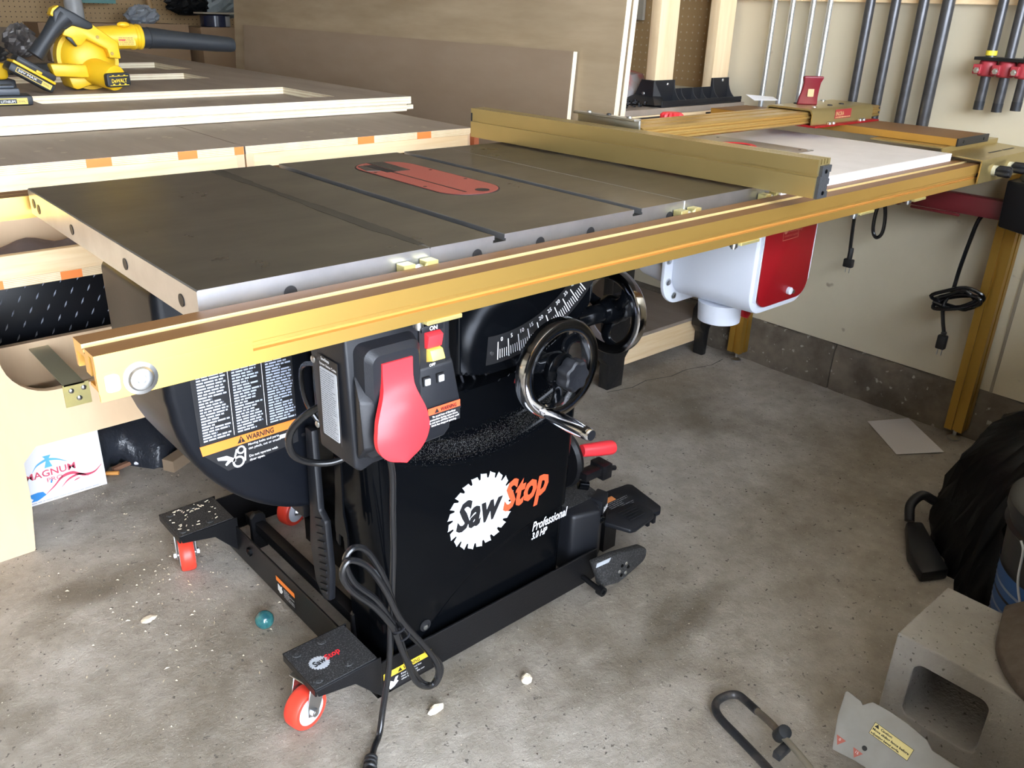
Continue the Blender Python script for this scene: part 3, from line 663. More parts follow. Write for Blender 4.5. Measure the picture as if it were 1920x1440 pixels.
b = MB(); b.box(.345, .352, .17, .74, .03, .07); b.build('lift_bar', BLACKM, mb, bevel=.001)
for y in (.235, .655):
    b = MB(); b.prism([(.302, .03), (.302, .112), (.312, .122), (.326, .122), (.336, .112), (.336, .03)], 'Y', y-.006, y+.006); b.build('lift_lug', BLACKM, mb, bevel=.001, seg=1)
for y, z in ((.60, .068), (.19, .060)):
    b = MB(); b.lathe((.272, y, z), (-1, 0, 0), [(0, .010), (.005, .010), (.006, .008), (.008, .004)], 6); b.build('bar_bolt', BLACK, mb)
b = MB(); b.cyl((.318, .21, .085), (.318, .205, .085), .006, n=14); b.build('bar_bolt', ZINC, mb)
# foot plates with castors
def foot(y0, logo):
    t = .0035; b = MB()
    b.prism([(.150, .119), (.150, .104), (.1535, .104), (.1535, .1155), (.2725, .1155), (.2725, .119)], 'Y', y0, y0+.112)
    b.prism([(.150, .119), (.278, .119), (.278, .030), (.255, .055), (.225, .090), (.155, .104)], 'Y', y0-.003, y0)
    b.prism([(.150, .119), (.278, .119), (.278, .030), (.255, .055), (.225, .090), (.155, .104)], 'Y', y0+.112, y0+.115)
    fp = b.build('foot_plate', BLACKM, mb, bevel=.001, seg=1)
    plate(rrect(.151, .2715, y0+.001, y0+.111, .004), 'grip_tape', DUSTB, fp, (0, 0, .1190), (1, 0, 0), (0, 1, 0), th=.0012)
    for dx, dy in ((.168, .095), (.218, .097), (.226, .020), (.166, .017)):
        b = MB(); b.lathe((dx, y0+dy, .1200), (0, 0, 1), [(0, .0085), (.0018, .0080), (.0026, .005)], 20); b.build('plate_rivet', DUSTB, fp)
    if logo:
        u = Vector((.97, .14, 0)); v = Vector((-.22, .97, 0)); o = Vector((.188, y0+.052, .1204))
        plate(blade_poly(.0175, 20), 'saw_blade_emblem', GREYP, fp, o, u, v, th=.0003)
        text('Saw', 'lettering', INK, fp, o+u*-.0125+v*-.005+Vector((0, 0, .0004)), u, v, .0125, width=.026, shear=.28, bold=.03)
        text('Stop', 'lettering', RED, fp, o+u*.0125+v*-.005+Vector((0, 0, .0004)), u, v, .0125, width=.031, shear=.28, bold=.03, label='red lettering')
    else:
        rnd = random.Random(5); b = MB()
        for i in range(46):
            x, y, a, l = rnd.uniform(.158, .255), y0+rnd.uniform(.008, .105), rnd.uniform(-1, 1), rnd.uniform(.002, .008)
            c, s_ = math.cos(a)*l, math.sin(a)*l; q = .0010
            b.add([(x, y, .1206), (x+c, y+s_, .1206), (x+c-s_*.25, y+s_+c*.25, .1216), (x-s_*.25, y+c*.25, .1216)], [(0, 1, 2, 3)])
        b.build('wood_shaving', CHIP, fp, smooth=False, kind='stuff')
    return fp
foot(.100, True); foot(.668, False)
def caster(c, heading):
    """wheel rolls along heading; c = swivel centre"""
    h = Vector((math.cos(heading), math.sin(heading), 0)); ax = Vector((-h.y, h.x, 0)); wc = Vector((c[0], c[1], .0385))-h*.018
    def Pt(p, q, z): v = Vector((c[0], c[1], 0))+h*p+ax*q; return (v.x, v.y, z)
    b = MB(); b.loft([[Pt(p, q, z) for p, q in ((-.027, -.024), (.027, -.024), (.027, .024), (-.027, .024))] for z in (.101, .104)])
    b.cyl(Pt(0, 0, .098), Pt(0, 0, .103), .023, n=24)
    for s_ in (-1, 1):
        b.loft([[Pt(p, s_*q, z) for p, z in ((.022, .100), (.018, .082), (-.006, .034), (-.018, .028), (-.030, .034), (-.030, .055), (-.020, .100))] for q in (.019, .0215)])
    cs = b.build('caster', ZINC, mb, bevel=.0006, seg=1)
    b = MB(); b.lathe(wc, ax, [(-.015, .031), (-.0155, .035), (-.012, .0378), (-.005, .0385), (.005, .0385), (.012, .0378), (.0155, .035), (.015, .031)], 48); b.build('tyre', CAST, cs)
    b = MB(); b.lathe(wc, ax, [(-.0165, .010), (-.0165, .024), (-.0155, .0275), (.0155, .0275), (.0165, .024), (.0165, .010)], 32); b.build('wheel_hub', WHITEP, cs)
    b = MB(); b.cyl(wc-ax*.027, wc+ax*.027, .0045, n=14); b.lathe(wc-ax*.0215, -ax, [(0, .008), (.005, .008)], 6); b.lathe(wc+ax*.0215, ax, [(0, .008), (.005, .008)], 6); b.build('axle', ZINC, cs)
    return cs
caster((.174, .160), math.radians(15)); caster((.183, .739), math.radians(74)); caster((.46, .745), math.radians(20)); 
# printed labels on the bars
wb = plate([(0, 0), (.105, 0), (.105, .042), (0, .042)], 'warning_label', INK, frl, (.285, .1035, .028), X1, Z1, th=.0003)
plate([(0, .030), (.105, .030), (.105, .043), (0, .043)], 'label_band', YEL, frl, (.285, .1031, .028), X1, Z1, th=.0003)
text('WARNING', 'lettering', INK, frl, (.327, .1027, .0605), X1, Z1, .0075, width=.036, bold=.02)
plate([(0, 0), (.010, 0), (.005, .009)], 'hazard_triangle', INK, frl, (.315, .1027, .0600), X1, Z1, th=.0002)
plate([(0, .004), (.006, .003), (.008, 0), (.016, .002), (.026, .010), (.022, .014), (.026, .022), (.020, .022), (.016, .013), (.010, .018), (.002, .022)], 'pictogram', WHITE, frl, (.290, .1030, .030), X1, Z1, th=.0003)
for k, tx in enumerate(('Keep hands and feet', 'clear of the base', 'when lowering the saw')):
    text(tx, 'lettering', WHITE, frl, (.322, .1030, .0505-.0065*k), X1, Z1, .0038, bold=.01)
plate([(0, 0), (.078, 0), (.078, .040), (0, .040)], 'warning_label', INK, sdl, (.2717, .480, .034), YM, Z1, th=.0003)
plate([(0, .030), (.078, .030), (.078, .041), (0, .041)], 'label_band', ORANGE, sdl, (.2712, .480, .034), YM, Z1, th=.0003)
plate([(0, .004), (.006, .003), (.008, 0), (.016, .002), (.022, .010), (.018, .014), (.020, .022), (.014, .018), (.002, .020)], 'pictogram', WHITE, sdl, (.2712, .476, .038), YM, Z1, th=.0003)
printlines('fine_print', GREYP, sdl, (.2712, .448, .038), YM, Z1, 5, .044, .022, seed=4, fill=.4)
# jack housing, pedals and lock arm at the right end
b = MB(); b.loft([[(.782, .135, z), (.850, .110, z), (.862, .135, z), (.900, .150, z), (.915, .240, z), (.790, .250, z)] for z in (.03, .185)]); jk = b.build('jack_housing', BLACKP, mb, bevel=.010, seg=3)
plate(rrect(.795, .895, .160, .238, .008), 'grip_tape', DUSTB, jk, (0, 0, .1855), (1, 0, 0), (0, 1, 0), th=.001)
b = MB(); b.loft([[(.868, .128, z), (.912, .150, z), (.905, .178, z), (.862, .160, z)] for z in (.148, .190)]); b.build('raise_block', BLACKP, jk, bevel=.004)
u = Vector((.9, .43, 0)).normalized(); text('Raise', 'lettering', WHITE, jk, Vector((.874, .1295, .160)), u, Z1, .014, width=.030, bold=.03, lift=.0012)
b = MB(); b.sphere((.858, .120, .155), .013, 16, (1, .6, .7)); b.build('lever_boss', BLACK, jk)
b = MB(); b.cyl((.868, .165, .186), (.868, .165, .189), .006, n=12); b.build('housing_screw', INK, jk)
b = MB(); b.loft([[(x, y, z+dz) for x, y, z in ((.905, .170, .112), (.925, .245, .118), (1.055, .215, .128), (1.062, .205, .128), (1.048, .105, .122), (1.035, .095, .120), (.985, .105, .115))] for dz in (-.014, 0)]); p1 = b.build('raise_pedal', BLACKP, mb, bevel=.004)
b = MB(); b.box(.91, .95, .15, .21, .03, .10); b.build('pedal_stem', BLACKM, p1)
plate([(0, 0), (.038, 0), (.038, .016), (0, .016)], 'label_band', mat('faded_orange', (.62, .22, .07), .6), p1, (.945, .188, .1235), (.97, -.05, .03), (.1, 1, .02), th=.0008)
printlines('fine_print', mat('faded_print', (.2, .21, .22), .6), p1, (.940, .150, .1240), (.97, -.05, .05), (.1, 1, .02), 6, .07, .035, seed=8, lift=.0008, fill=.35)
b = MB(); b.loft([[(x, y, z+dz) for x, y, z in ((.888, .135, .128), (.930, .165, .128), (1.000, .150, .130), (1.012, .100, .128), (1.000, .086, .126), (.930, .078, .124), (.915, .082, .124))] for dz in (-.012, 0)]); p2 = b.build('lower_pedal', BLACKP, mb, bevel=.004)
b = MB()
for k in range(5): b.box(.935, .985, .100+.009*k, .103+.009*k, .1295, .1312)
b.build('pedal_rib', BLACKP, p2)
b = MB()
for k in range(2): b.box(.985+.02*k, .993+.02*k, .09, .11, .098, .118)
b.build('pedal_hook', BLACKP, p2)
b = MB(); b.prism([(.770, .116), (.835, .110), (.925, .090), (.945, .076), (.945, .055), (.935, .046), (.880, .030), (.855, .026), (.800, .040), (.795, .060)], 'Y', .052, .072); ar = b.build('lock_arm', DUSTB, mb, bevel=.006, seg=2)
for k in range(6):
    a = k*PI/3; b = MB(); b.lathe((.868+.014*math.cos(a), .052, .058+.014*math.sin(a)), (0, -1, 0), [(0, .0042), (.0014, .0035)], 10); b.build('arm_screw', ZINC if k % 2 else BLACK, ar)
plate([(0, 0), (.040, 0), (.046, .010), (.002, .010)], 'printed_strip', GREYP, ar, (.775, .0515, .1045), (1, 0, -.09), Z1, th=.0006)
b = MB(); b.cyl((.792, .10, .045), (.788, .050, .045), .006, n=14); b.lathe((.788, .050, .045), (0, -1, 0), [(0, .0105), (.014, .0105), (.014, .006), (.010, .005)], 20); b.build('lock_bolt', BLACKM, mb)
b = MB(); b.cyl((.80, .16, .03), (.86, .15, .035), .016, n=16); b.build('jack_wheel', CAST, mb)

# ------------------------------------------------------------------ rip fence
rf = thing('rip_fence', (1.055, .32, H), 'tall gold anodised rip fence lying across the saw top with black end cap', 'fence')
FT = Matrix.Translation((1.0625, -.13, H)) @ Matrix.Rotation(math.radians(3.1), 4, 'Z')
prof = [(0, .004), (0, .040), (.004, .040), (.004, .046), (.0008, .046), (.0008, .071), (.004, .071), (.0095, .071), (.0095, .062), (.0125, .062), (.0125, .071), (.0205, .071), (.0205, .062), (.0235, .062), (.0235, .071), (.0315, .071), (.0315, .062), (.0345, .062), (.0345, .071), (.044, .071), (.044, .045), (.040, .045), (.040, .038), (.044, .038), (.044, .022), (.040, .022), (.040, .016), (.044, .016), (.044, .004)]
b = MB(); b.T = FT; b.prism(prof, 'Y', 0, .905); fe = b.build('fence_extrusion', OLIVE, rf, smooth=False)
b = MB(); b.T = FT; b.prism([(.004, .003), (.004, .042), (.008, .042), (.008, .060), (.041, .060), (.041, .048), (.036, .048), (.036, .036), (.041, .036), (.041, .026), (.036, .026), (.036, .014), (.041, .014), (.041, .003)], 'Y', -.006, 0)
b.build('end_cap', mat('textured_cap', (.035, .037, .042), .55, bump=.6, bscale=300), rf, smooth=False)
for z in (.012, .050):
    b = MB(); b.T = FT; b.lathe((.022, -.006, z), (0, -1, 0), [(0, .004), (.0015, .0035), (.002, .001)], 12); b.build('cap_screw', BLACK, rf)
b = MB(); b.T = FT; b.box(-.001, .001, .9, .903, .041, .060); b.build('end_slot', INK, rf)
b = MB(); b.box(1.125, 1.131, .335, .52, .90, .948); b.prism([(.335, .945), (.52, .945), (.52, .950), (.335, .950)], 'X', 1.108, 1.131); fb = b.build('steel_angle', ZINC, rf, bevel=.001)
for y in (.36, .42, .48):
    b = MB(); b.lathe((1.12, y, .950), (0, 0, 1), [(0, .006), (.003, .005), (.004, .002)], 14); b.build('angle_screw', ZINC if y != .42 else INK, fb)

# ------------------------------------------------------------------ router table
rt_ = thing('router_table', (1.5, .33, 0), 'white router table with a white and red dust box, right end of the saw', 'router table')
b = MB(); b.box(1.135, 1.885, -.022, .690, .8465, .866); b.build('top_panel', [WHITEL], rt_, bevel=.0015, seg=1)
edge = MB(); edge.box(1.135, 1.886, -.0235, -.0222, .847, .8655); edge.build('edge_band', mat('white_edge_band', (.86, .85, .88), .3), rt_, smooth=False)
rp = plate(rrect(1.372, 1.607, .183, .482, .012), 'router_plate', ALUR, rt_, (0, 0, .866), (1, 0, 0), (0, 1, 0), th=.0012)
b = MB(); b.lathe((1.497, .338, .8672), (0, 0, 1), [(0, .052), (.0018, .050), (.0018, .038), (0, .036)], 48, closed=True); b.build('insert_ring', RED, rp)
plate(disc_poly(.036, 32, 1.497, .338), 'bit_opening', INK, rp, (0, 0, .8672), (1, 0, 0), (0, 1, 0), th=.0004)
for x, y in ((1.40, .21), (1.58, .21), (1.595, .196), (1.58, .45), (1.40, .45)): plate(disc_poly(.004, 10, x, y), 'plate_screw', ZINC if x == 1.595 else INK, rp, (0, 0, .8672), (1, 0, 0), (0, 1, 0), th=.0005)
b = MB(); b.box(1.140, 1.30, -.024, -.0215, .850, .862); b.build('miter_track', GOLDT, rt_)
# dust box below the plate
def ubox(x0, x1, z0, z1, r, n=8):
    o = [(x0, z1)]
    for i in range(n+1): a = PI+PI/2*i/n; o.append((x0+r+r*math.cos(a), z0+r+r*math.sin(a)))
    for i in range(n+1): a = 3*PI/2+PI/2*i/n; o.append((x1-r+r*math.cos(a), z0+r+r*math.sin(a)))
    return o+[(x1, z1)]
b = MB(); b.loft([[(x, y, z) for x, z in ubox(1.335-k*.006, 1.585+k*.004, .505+zz, .846, .055)] for y, k, zz in ((.135, 0, .005), (.36, 1, 0))])
db = b.build('dust_box', WHITEP, rt_, bevel=.004, angle=40)
b = MB(); b.loft([[(x, y, z) for x, z in ubox(1.300, 1.612, .483, .846, .062)] for y in (.360, .370)]); b.build('box_flange', WHITEP, db, bevel=.002)
b = MB(); b.loft([[(x, y, z) for x, z in ubox(1.345+k, 1.57-k, .50+k, .846, .07)] for y, k in ((.370, 0), (.50, .012), (.56, .045))]); b.build('box_rear', WHITEP, db, bevel=.004, angle=40)
b = MB(); b.loft([[(x, y, z) for x, z in ubox(1.355, 1.572, .527, .83, .042)] for y in (.1345, .126)]); dr = b.build('box_door', REDP, db, bevel=.002)
for x0, z0 in ((1.349, .545), (1.573, .565)): b = MB(); b.box(x0, x0+.005, .128, .137, z0, .835); b.build('door_track', WHITEP, db)
b = MB(); b.lathe((1.487, .126, .552), (0, -1, 0), [(0, .009), (.008, .009), (.010, .006), (.010, .003)], 20); b.build('door_knob', WHITEP, db)
b = MB(); b.cyl((1.492, .116, .551), (1.492, .113, .551), .005, n=12); b.build('knob_screw', ZINC, db)
plate([(0, 0), (.066, 0), (.066, .052), (0, .052), (0, .001), (.001, .001), (.001, .051), (.065, .051), (.065, .001), (0, .001)], 'printed_frame', mat('box_gold_print', (.50, .16, .10), .5), db, (1.425, .1255, .683), (1, 0, .02), (-.1, 0, 1), th=.0003)
PB = mat('box_gold_print', (.50, .16, .10), .5)
text('INCRA', 'lettering', PB, db, (1.446, .1256, .715), X1, Z1, .012, bold=.02)
text('CleanSweep', 'lettering', PB, db, (1.441, .1256, .701), X1, Z1, .009)
text('DOWNDRAFT DUST COLLECTION', 'lettering', PB, db, (1.430, .1256, .691), X1, Z1, .004, width=.057)
plate(disc_poly(.007, 16, 1.434, .705), 'pictogram', PB, db, (0, .1255, 0), X1, Z1, th=.0002)
b = MB(); b.lathe((1.395, .25, .51), (0, 0, -1), [(0, .056), (.048, .052), (.050, .049), (.050, .044), (.01, .044)], 40); b.build('dust_port', WHITEP, db)
b = MB(); b.prism([(1.405, .505), (1.443, .505), (1.443, .483), (1.432, .472), (1.412, .480)], 'Y', .190, .200); b.build('port_latch', REDP, db, bevel=.002)
for y, z in ((0, .60), (0, .545), (0, .505)):
    x = {.60: 1.312, .545: 1.318, .505: 1.345}[z]; b = MB(); b.lathe((x, .360, z), (0, -1, 0), [(0, .009), (.003, .009), (.004, .006), (.006, .005)], 16); b.build('flange_screw', ZINC, db)
# brass legs with levelling feet and end bracket
for y0, y1 in ((-.118, -.066), (.672, .724)):
    b = MB(); L = [(2.190, y0), (2.190, y0+.020), (2.196, y0+.020), (2.196, y0+.030), (2.190, y0+.030), (2.190, y1), (2.242, y1), (2.242, y0), (2.221, y0), (2.221, y0+.006), (2.211, y0+.006), (2.211, y0)]
    b.prism(L, 'Z', .035, .80); lg = b.build('leg', mat('gold_leg_extrusion', (.46, .27, .05), .38, .7), rt_, smooth=False)
    b = MB(); b.cyl((2.216, (y0+y1)/2, .010), (2.216, (y0+y1)/2, .038), .005, n=12); b.lathe((2.216, (y0+y1)/2, 0), (0, 0, 1), [(0, .019), (.004, .019), (.009, .010), (.012, .007)], 24); b.build('levelling_foot', ZINC, lg)
eb = MB(); t = .0035
prof = [(.20, .8705), (.012, .8705), (.012, .858), (-.088, .8535), (-.088, .800), (-.0915, .800), (-.0915, .857), (.0085, .8615), (.0085, .874), (.20, .874)]
eb.prism(prof, 'X', 1.905, 2.250); e_ = eb.build('end_bracket', OLIVE, rt_, smooth=False)
b = MB(); b.box(2.04, 2.12, -.055, -.049, .856, .8595); b.box(2.13, 2.2, -.055, -.049, .856, .8595); b.build('bracket_slot', INK, e_)
b = MB(); b.box(1.912, 1.928, -.0826, -.0815, .815, .824); b.build('slot_end', INK, e_)
for x in (1.985, 2.085):
    b = MB(); b.cyl((x, -.0915, .826), (x, -.100, .826), .013, n=20); b.build('nylon_washer', mat('cream_nylon', (.55, .52, .38), .5), e_)
    b = MB(); R_ = []
    for h, s_ in ((.100, .7), (.104, 1), (.128, 1.05), (.134, .85), (.136, .4)):
        R_.append([(x+(.0125+.0018*math.cos(5*q))*s_*math.cos(q), -h, .826+(.0125+.0018*math.cos(5*q))*s_*math.sin(q)) for q in [2*PI*j/40 for j in range(40)]])
    b.loft(R_); b.build('bracket_knob', BLACKP, e_)

# gold plate that carries the positioner
bp = thing('positioner_base', (2.05, .5, .874), 'long flat gold plate with black end cap beyond the white panel', 'support plate')
b = MB(); b.box(1.952, 2.140, -.002, 1.0-.25, .875, .893); b.build('base_plate', [mat('gold_plate_side', (.62, .34, .07), .4, .6)], bp, smooth=False)
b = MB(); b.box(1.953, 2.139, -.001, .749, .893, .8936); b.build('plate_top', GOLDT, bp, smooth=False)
b = MB(); b.box(1.951, 2.141, -.006, -.002, .8745, .894); b.build('end_cap', BLACKP, bp, smooth=False)
for x in (1.985, 2.11): b = MB(); b.lathe((x, -.006, .884), (0, -1, 0), [(0, .004), (.001, .003)], 10); b.build('cap_screw', BLACK, bp)

# positioner: toothed gold extrusion, sliding carriage, red lever
po_ = thing('fence_positioner', (1.7, .39, .8936), 'long ribbed gold positioner bar with red lever reaching over the white panel', 'positioner')
zb, zt, y0, y1 = .8995, .931, .328, .448
prof = [(y0+.006, zb), (y0, zb+.004), (y0, zb+.008), (y0+.005, zb+.010), (y0+.005, zb+.014), (y0-.001, zb+.016), (y0-.001, zb+.020), (y0+.005, zb+.022), (y0+.005, zb+.026), (y0, zb+.028), (y0+.002, zt-.003), (y0+.008, zt), (y0+.040, zt), (y0+.040, zt-.005), (y0+.050, zt-.005), (y0+.050, zt), (y0+.084, zt), (y0+.084, zt-.005), (y0+.094, zt-.005), (y0+.094, zt), (y1-.008, zt), (y1, zt-.006), (y1, zb+.004), (y1-.006, zb)]
b = MB(); b.prism(prof, 'X', 1.135, 2.192); b.build('rack_bar', RACKG, po_, smooth=False)
b = MB()
prof = [(y0-.012, zb-.002), (y0-.012, zt-.006), (y0-.006, zt+.005), (y0+.004, zt+.008), (y1-.004, zt+.008), (y1+.006, zt+.005), (y1+.012, zt-.006), (y1+.012, zb-.002), (y1+.009, zb-.002), (y1+.009, zt-.007), (y1+.002, zt+.003), (y0-.002, zt+.003), (y0-.009, zt-.007), (y0-.009, zb-.002)]
b.prism(prof, 'X', 1.800, 2.125); ca = b.build('carriage', OLIVE, po_, angle=50)
for x, y in ((1.86, .35), (1.95, .355), (2.02, .36), (1.90, .43), (2.06, .44)):
    b = MB(); b.lathe((x, y, zt+.008), (0, 0, 1), [(0, .007), (.002, .007), (.003, .004)], 14); b.build('carriage_screw', ZINC if x < 1.9 or x > 2.05 else INK, ca)
cl_ = plate([(0, 0), (.085, 0), (.085, .024), (0, .024)], 'red_badge', REDD if False else mat('badge_red', (.33, .03, .03), .5), ca, (1.915, y0-.0122, zb+.010), X1, Z1, th=.0005)
text('INCRA', 'lettering', mat('badge_gold', (.55, .35, .16), .5), ca, (1.918, y0-.0128, zb+.018), X1, Z1, .010, bold=.02)
printlines('fine_print', mat('badge_gold', (.55, .35, .16), .5), ca, (1.918, y0-.0128, zb+.011), X1, Z1, 1, .078, .005, seed=2, fill=.5)
b = MB(); b.prism([(1.790, .8942), (2.135, .8942), (2.135, .8985), (1.790, .8985)], 'Y', .298, .49); fl = b.build('red_foot_plate', REDP, po_, smooth=False)
for x in (1.875, 1.895, 2.04, 2.06): b = MB(); b.lathe((x, .306, .8985), (0, 0, 1), [(0, .006), (.005, .006), (.007, .003)], 12); b.build('foot_screw', ZINC, fl)
# lever
lv = [(.0, 0), (.004, .020), (.010, .040), (.012, .062), (.008, .074), (0, .078)]
b = MB(); R_ = []
for k, (dz, off, w0, th) in enumerate(((0, .000, .046, .010), (.020, -.001, .042, .009), (.045, -.007, .038, .009), (.065, -.010, .038, .010), (.078, -.012, .044, .014), (.084, -.013, .043, .012))):
    x = 1.905+off*.6; R_.append([(x+w0*.62*p_*.78+th*.5*q_*.63, .40+off-w0*.62*p_*.63+th*.5*q_*.78, zt+.008+dz*.9) for p_, q_ in ((-1, -1), (1, -1), (1, 1), (-1, 1))])
b.loft(R_); le = b.build('lever', MAROON, po_, bevel=.003, seg=3)
plate(rrect(-.0085, .0085, 0, .030, .002), 'printed_badge', mat('badge_gold', (.55, .35, .16), .5), le, (1.8985, .3895, zt+.030), (.78, -.63, 0), (.02, .02, 1), th=.0012)
b = MB(); R_ = []
for h, s_ in ((0, .9), (.004, 1.05), (.016, 1.05), (.021, .85), (.023, .4)):
    R_.append([(1.52+(.026+.003*math.cos(14*q))*s_*math.cos(q), .560+(.026+.003*math.cos(14*q))*s_*math.sin(q), .90+h) for q in [2*PI*j/84 for j in range(84)]])
b.loft(R_); b.cyl((1.52, .56, .868), (1.52, .56, .905), .008, n=14); o = b.build('ribbed_knob', RED)
o['label'] = 'round ribbed red knob sitting behind the gold positioner bar'; o['category'] = 'knob'
b = MB(); b.add([(1.80, .50, .945), (1.88, .475, .944), (1.94, .53, .946), (1.86, .57, .952), (1.80, .50, .9456), (1.88, .475, .9446), (1.94, .53, .9466), (1.86, .57, .9526)], [(0, 1, 2, 3), (4, 5, 6, 7), (0, 1, 5, 4), (1, 2, 6, 5), (2, 3, 7, 6), (3, 0, 4, 7)])
o = b.build('paper_scrap', mat('bright_paper', (.8, .8, .85), .7), smooth=False); o['label'] = 'small white paper scrap lying behind the gold positioner bar'; o['category'] = 'paper'

# red steel beam below the router table, and the black box on the front leg
o = MB().box(1.905, 2.188, -.018, .78, .665, .715); 
b = MB(); b.box(2.150, 2.186, -.080, .40, .676, .727); b.box(2.143, 2.150, .02, .16, .668, .676); b.box(2.160, 2.180, .20, .22, .666, .676)
o = b.build('steel_beam', REDD, bevel=.003); o['label'] = 'dark red steel beam below the right end of the gold rail'; o['category'] = 'beam'
bx = thing('control_box', (2.2, -.14, .65), 'black box mounted on the front brass leg at the frame edge', 'control box')
b = MB(); b.loft([[(2.120, -.089, .665), (2.120, -.185, .652), (2.187, -.185, .652), (2.187, -.089, .665)], [(2.115, -.086, .788), (2.115, -.185, .788), (2.187, -.185, .788), (2.187, -.086, .788)]]); b.build('housing', BLACKM, bx, bevel=.006)
b = MB(); b.lathe((2.15, -.125, .788), (0, -.3, 1), [(0, .022), (.018, .020), (.03, .012)], 20); b.build('box_top_knob', BLACKP, bx)
cd = thing('coiled_cord', (2.2, -.03, .26), 'black power cord tied in a coil hanging beside the front brass leg', 'cord')
b = MB(); b.tube([(2.19, -.065, .700), (2.18, -.045, .695), (2.175, -.022, .665), (2.175, -.012, .60), (2.175, -.004, .52), (2.178, 0, .46), (2.18, .005, .435)], .0058, 10); b.build('cord', CORDM, cd)
b = MB(); P = []
rq = random.Random(6)
for k in range(5):
    r0, t0, z0 = .060+rq.uniform(-.012, .008), .30+rq.uniform(-.12, .12), .425+rq.uniform(-.014, .010)
    for q in range(8):
        a = 2*PI*q/8+.3; P.append((2.172+.014*math.sin(a+k), -.018+r0*math.cos(a)+rq.uniform(-.004, .004), z0-r0*math.cos(a)*t0+(.016+.006*k*rq.random())*math.sin(a)))
b.tube(P, .0055, 8, sub=4); b.build('coil', CORDM, cd)
b = MB(); b.tube([(2.178, .006, .44), (2.172, .014, .405), (2.175, .006, .36), (2.178, -.002, .33), (2.178, -.004, .315)], .0055, 10); b.build('cord_tail', CORDM, cd)
b = MB(); b.loft([[(2.178-.010*s_, -.004-.013*s_, z) for s_ in (1,)]+[(2.178+.010*s_, -.004-.013*s_, z) for s_ in (1,)]+[(2.178+.010*s_, -.004+.013*s_, z) for s_ in (1,)]+[(2.178-.010*s_, -.004+.013*s_, z) for s_ in (1,)] for z in (.318, .275)]); b.cyl((2.178, -.004, .318), (2.178, -.004, .330), .008, n=12); b.build('plug', BLACKR, cd, bevel=.004)
for y in (-.010, .002): b = MB(); b.box(2.1765, 2.1795, y-.0008, y+.0008, .255, .276); b.build('plug_prong', ZINC, cd, smooth=False)
for nm, pts, lb, plug in (('extension_lead', [(2.19, .345, .70), (2.19, .342, .62), (2.19, .336, .52), (2.19, .331, .465)], 'black cord with two prong plug hanging straight behind the gold rail', True),
                          ('looped_cord', [(2.18, .262, .69), (2.18, .272, .63), (2.18, .270, .575), (2.18, .255, .555), (2.18, .240, .575), (2.18, .243, .63), (2.18, .262, .69)], 'short black cord loop hanging behind the gold rail', False),
                          ('sagging_cord', [(1.75, .33, .655), (1.90, .34, .60), (2.05, .38, .62), (2.19, .42, .70)], 'black cord running diagonally behind the red dust box door', False)):
    t_ = thing(nm, pts[-1] if plug else pts[2], lb, 'cord')
    b = MB(); b.tube(pts, .0055, 10); b.build('cord', CORDM, t_)
    if plug:
        x, y, z = pts[-1]; b = MB(); b.loft([[(x-.009, y-.015, zz), (x+.009, y-.015, zz), (x+.009, y+.015, zz), (x-.009, y+.015, zz)] for zz in (z+.004, z-.022)]); b.cyl((x, y, z+.04), (x, y, z), .008, n=12); b.build('plug', BLACKR, t_, bevel=.003)
        for dy in (-.006, .006): b = MB(); b.box(x-.0015, x+.0015, y+dy-.0008, y+dy+.0008, z-.040, z-.021); b.build('plug_prong', ZINC, t_, smooth=False)
# ------------------------------------------------------------------ pipes and clamps on the right wall
def leanpipe(nm, y, zb, r, m, label, group, rings=False):
    b = MB(); x = XR-.026-r
    b.cyl((x-.002, y, zb), (x, y, 1.62), r, n=18); o = b.build(nm, m); o['label'] = label; o['category'] = 'pipe'; o['group'] = group; return o
for y, lb in ((.752, 'thin silver pipe nearest the pine post'), (.688, 'second thin silver pipe from the pine post'), (.618, 'third thin silver pipe, behind the red lever'), (.562, 'fourth thin silver pipe, nearest the black pipes')):
    leanpipe('silver_pipe', y, .875, .0085, GALV, lb, 'galvanized pipes on the right wall')
for y, r, lb in ((.433, .0135, 'black iron pipe nearest the silver pipes'), (.357, .0135, 'second black iron pipe from the silver pipes'), (.277, .0140, 'third black iron pipe from the silver pipes'), (.208, .0165, 'thickest black iron pipe, fourth from the silver pipes')):
    leanpipe('black_pipe', y, .86, r, PIPEB, lb, 'black pipes on the right wall')
def pipe_clamp(y, zb, lb, tape):
    t = thing('pipe_clamp', (2.215, y, zb), lb, 'clamp', 'pipe clamps on the right wall')
    b = MB(); b.cyl((2.215, y, zb), (2.215, y, 1.62), .0125, n=18); b.build('pipe', PIPEB, t)
    b = MB(); b.cyl((2.215, y, zb-.001), (2.215, y, zb+.022), .0129, n=18); b.build('pipe_thread', STEELD, t)
    b = MB(); b.lathe((2.212, y, 1.030), (0, 0, 1), [(0, .019), (.004, .022), (.034, .022), (.040, .019)], 24); b.box(2.178, 2.212, y+.004, y+.024, 1.036, 1.060); b.build('clamp_jaw', mat('clamp_red', (.34, .03, .04), .5), t, bevel=.001, seg=1)
    b = MB(); b.cyl((2.176, y+.014, 1.045), (2.19, y+.014, 1.045), .008, n=6); b.cyl((2.172, y+.014, 1.045), (2.19, y+.014, 1.045), .004, n=8); b.build('clamp_screw', ZINC, t)
    if tape: b = MB(); b.cyl((2.215, y, 1.082), (2.215, y, 1.094), .0140, n=20); b.build('yellow_tape', mat('yellow_tape', (.75, .6, .04), .5), t)
pipe_clamp(.066, .945, 'pipe clamp with yellow tape ring above its red jaw', True)
pipe_clamp(.018, .943, 'pipe clamp without tape next to the yellow taped one', False)
pipe_clamp(-.028, .951, 'pipe clamp at the right edge, half cut off', False)
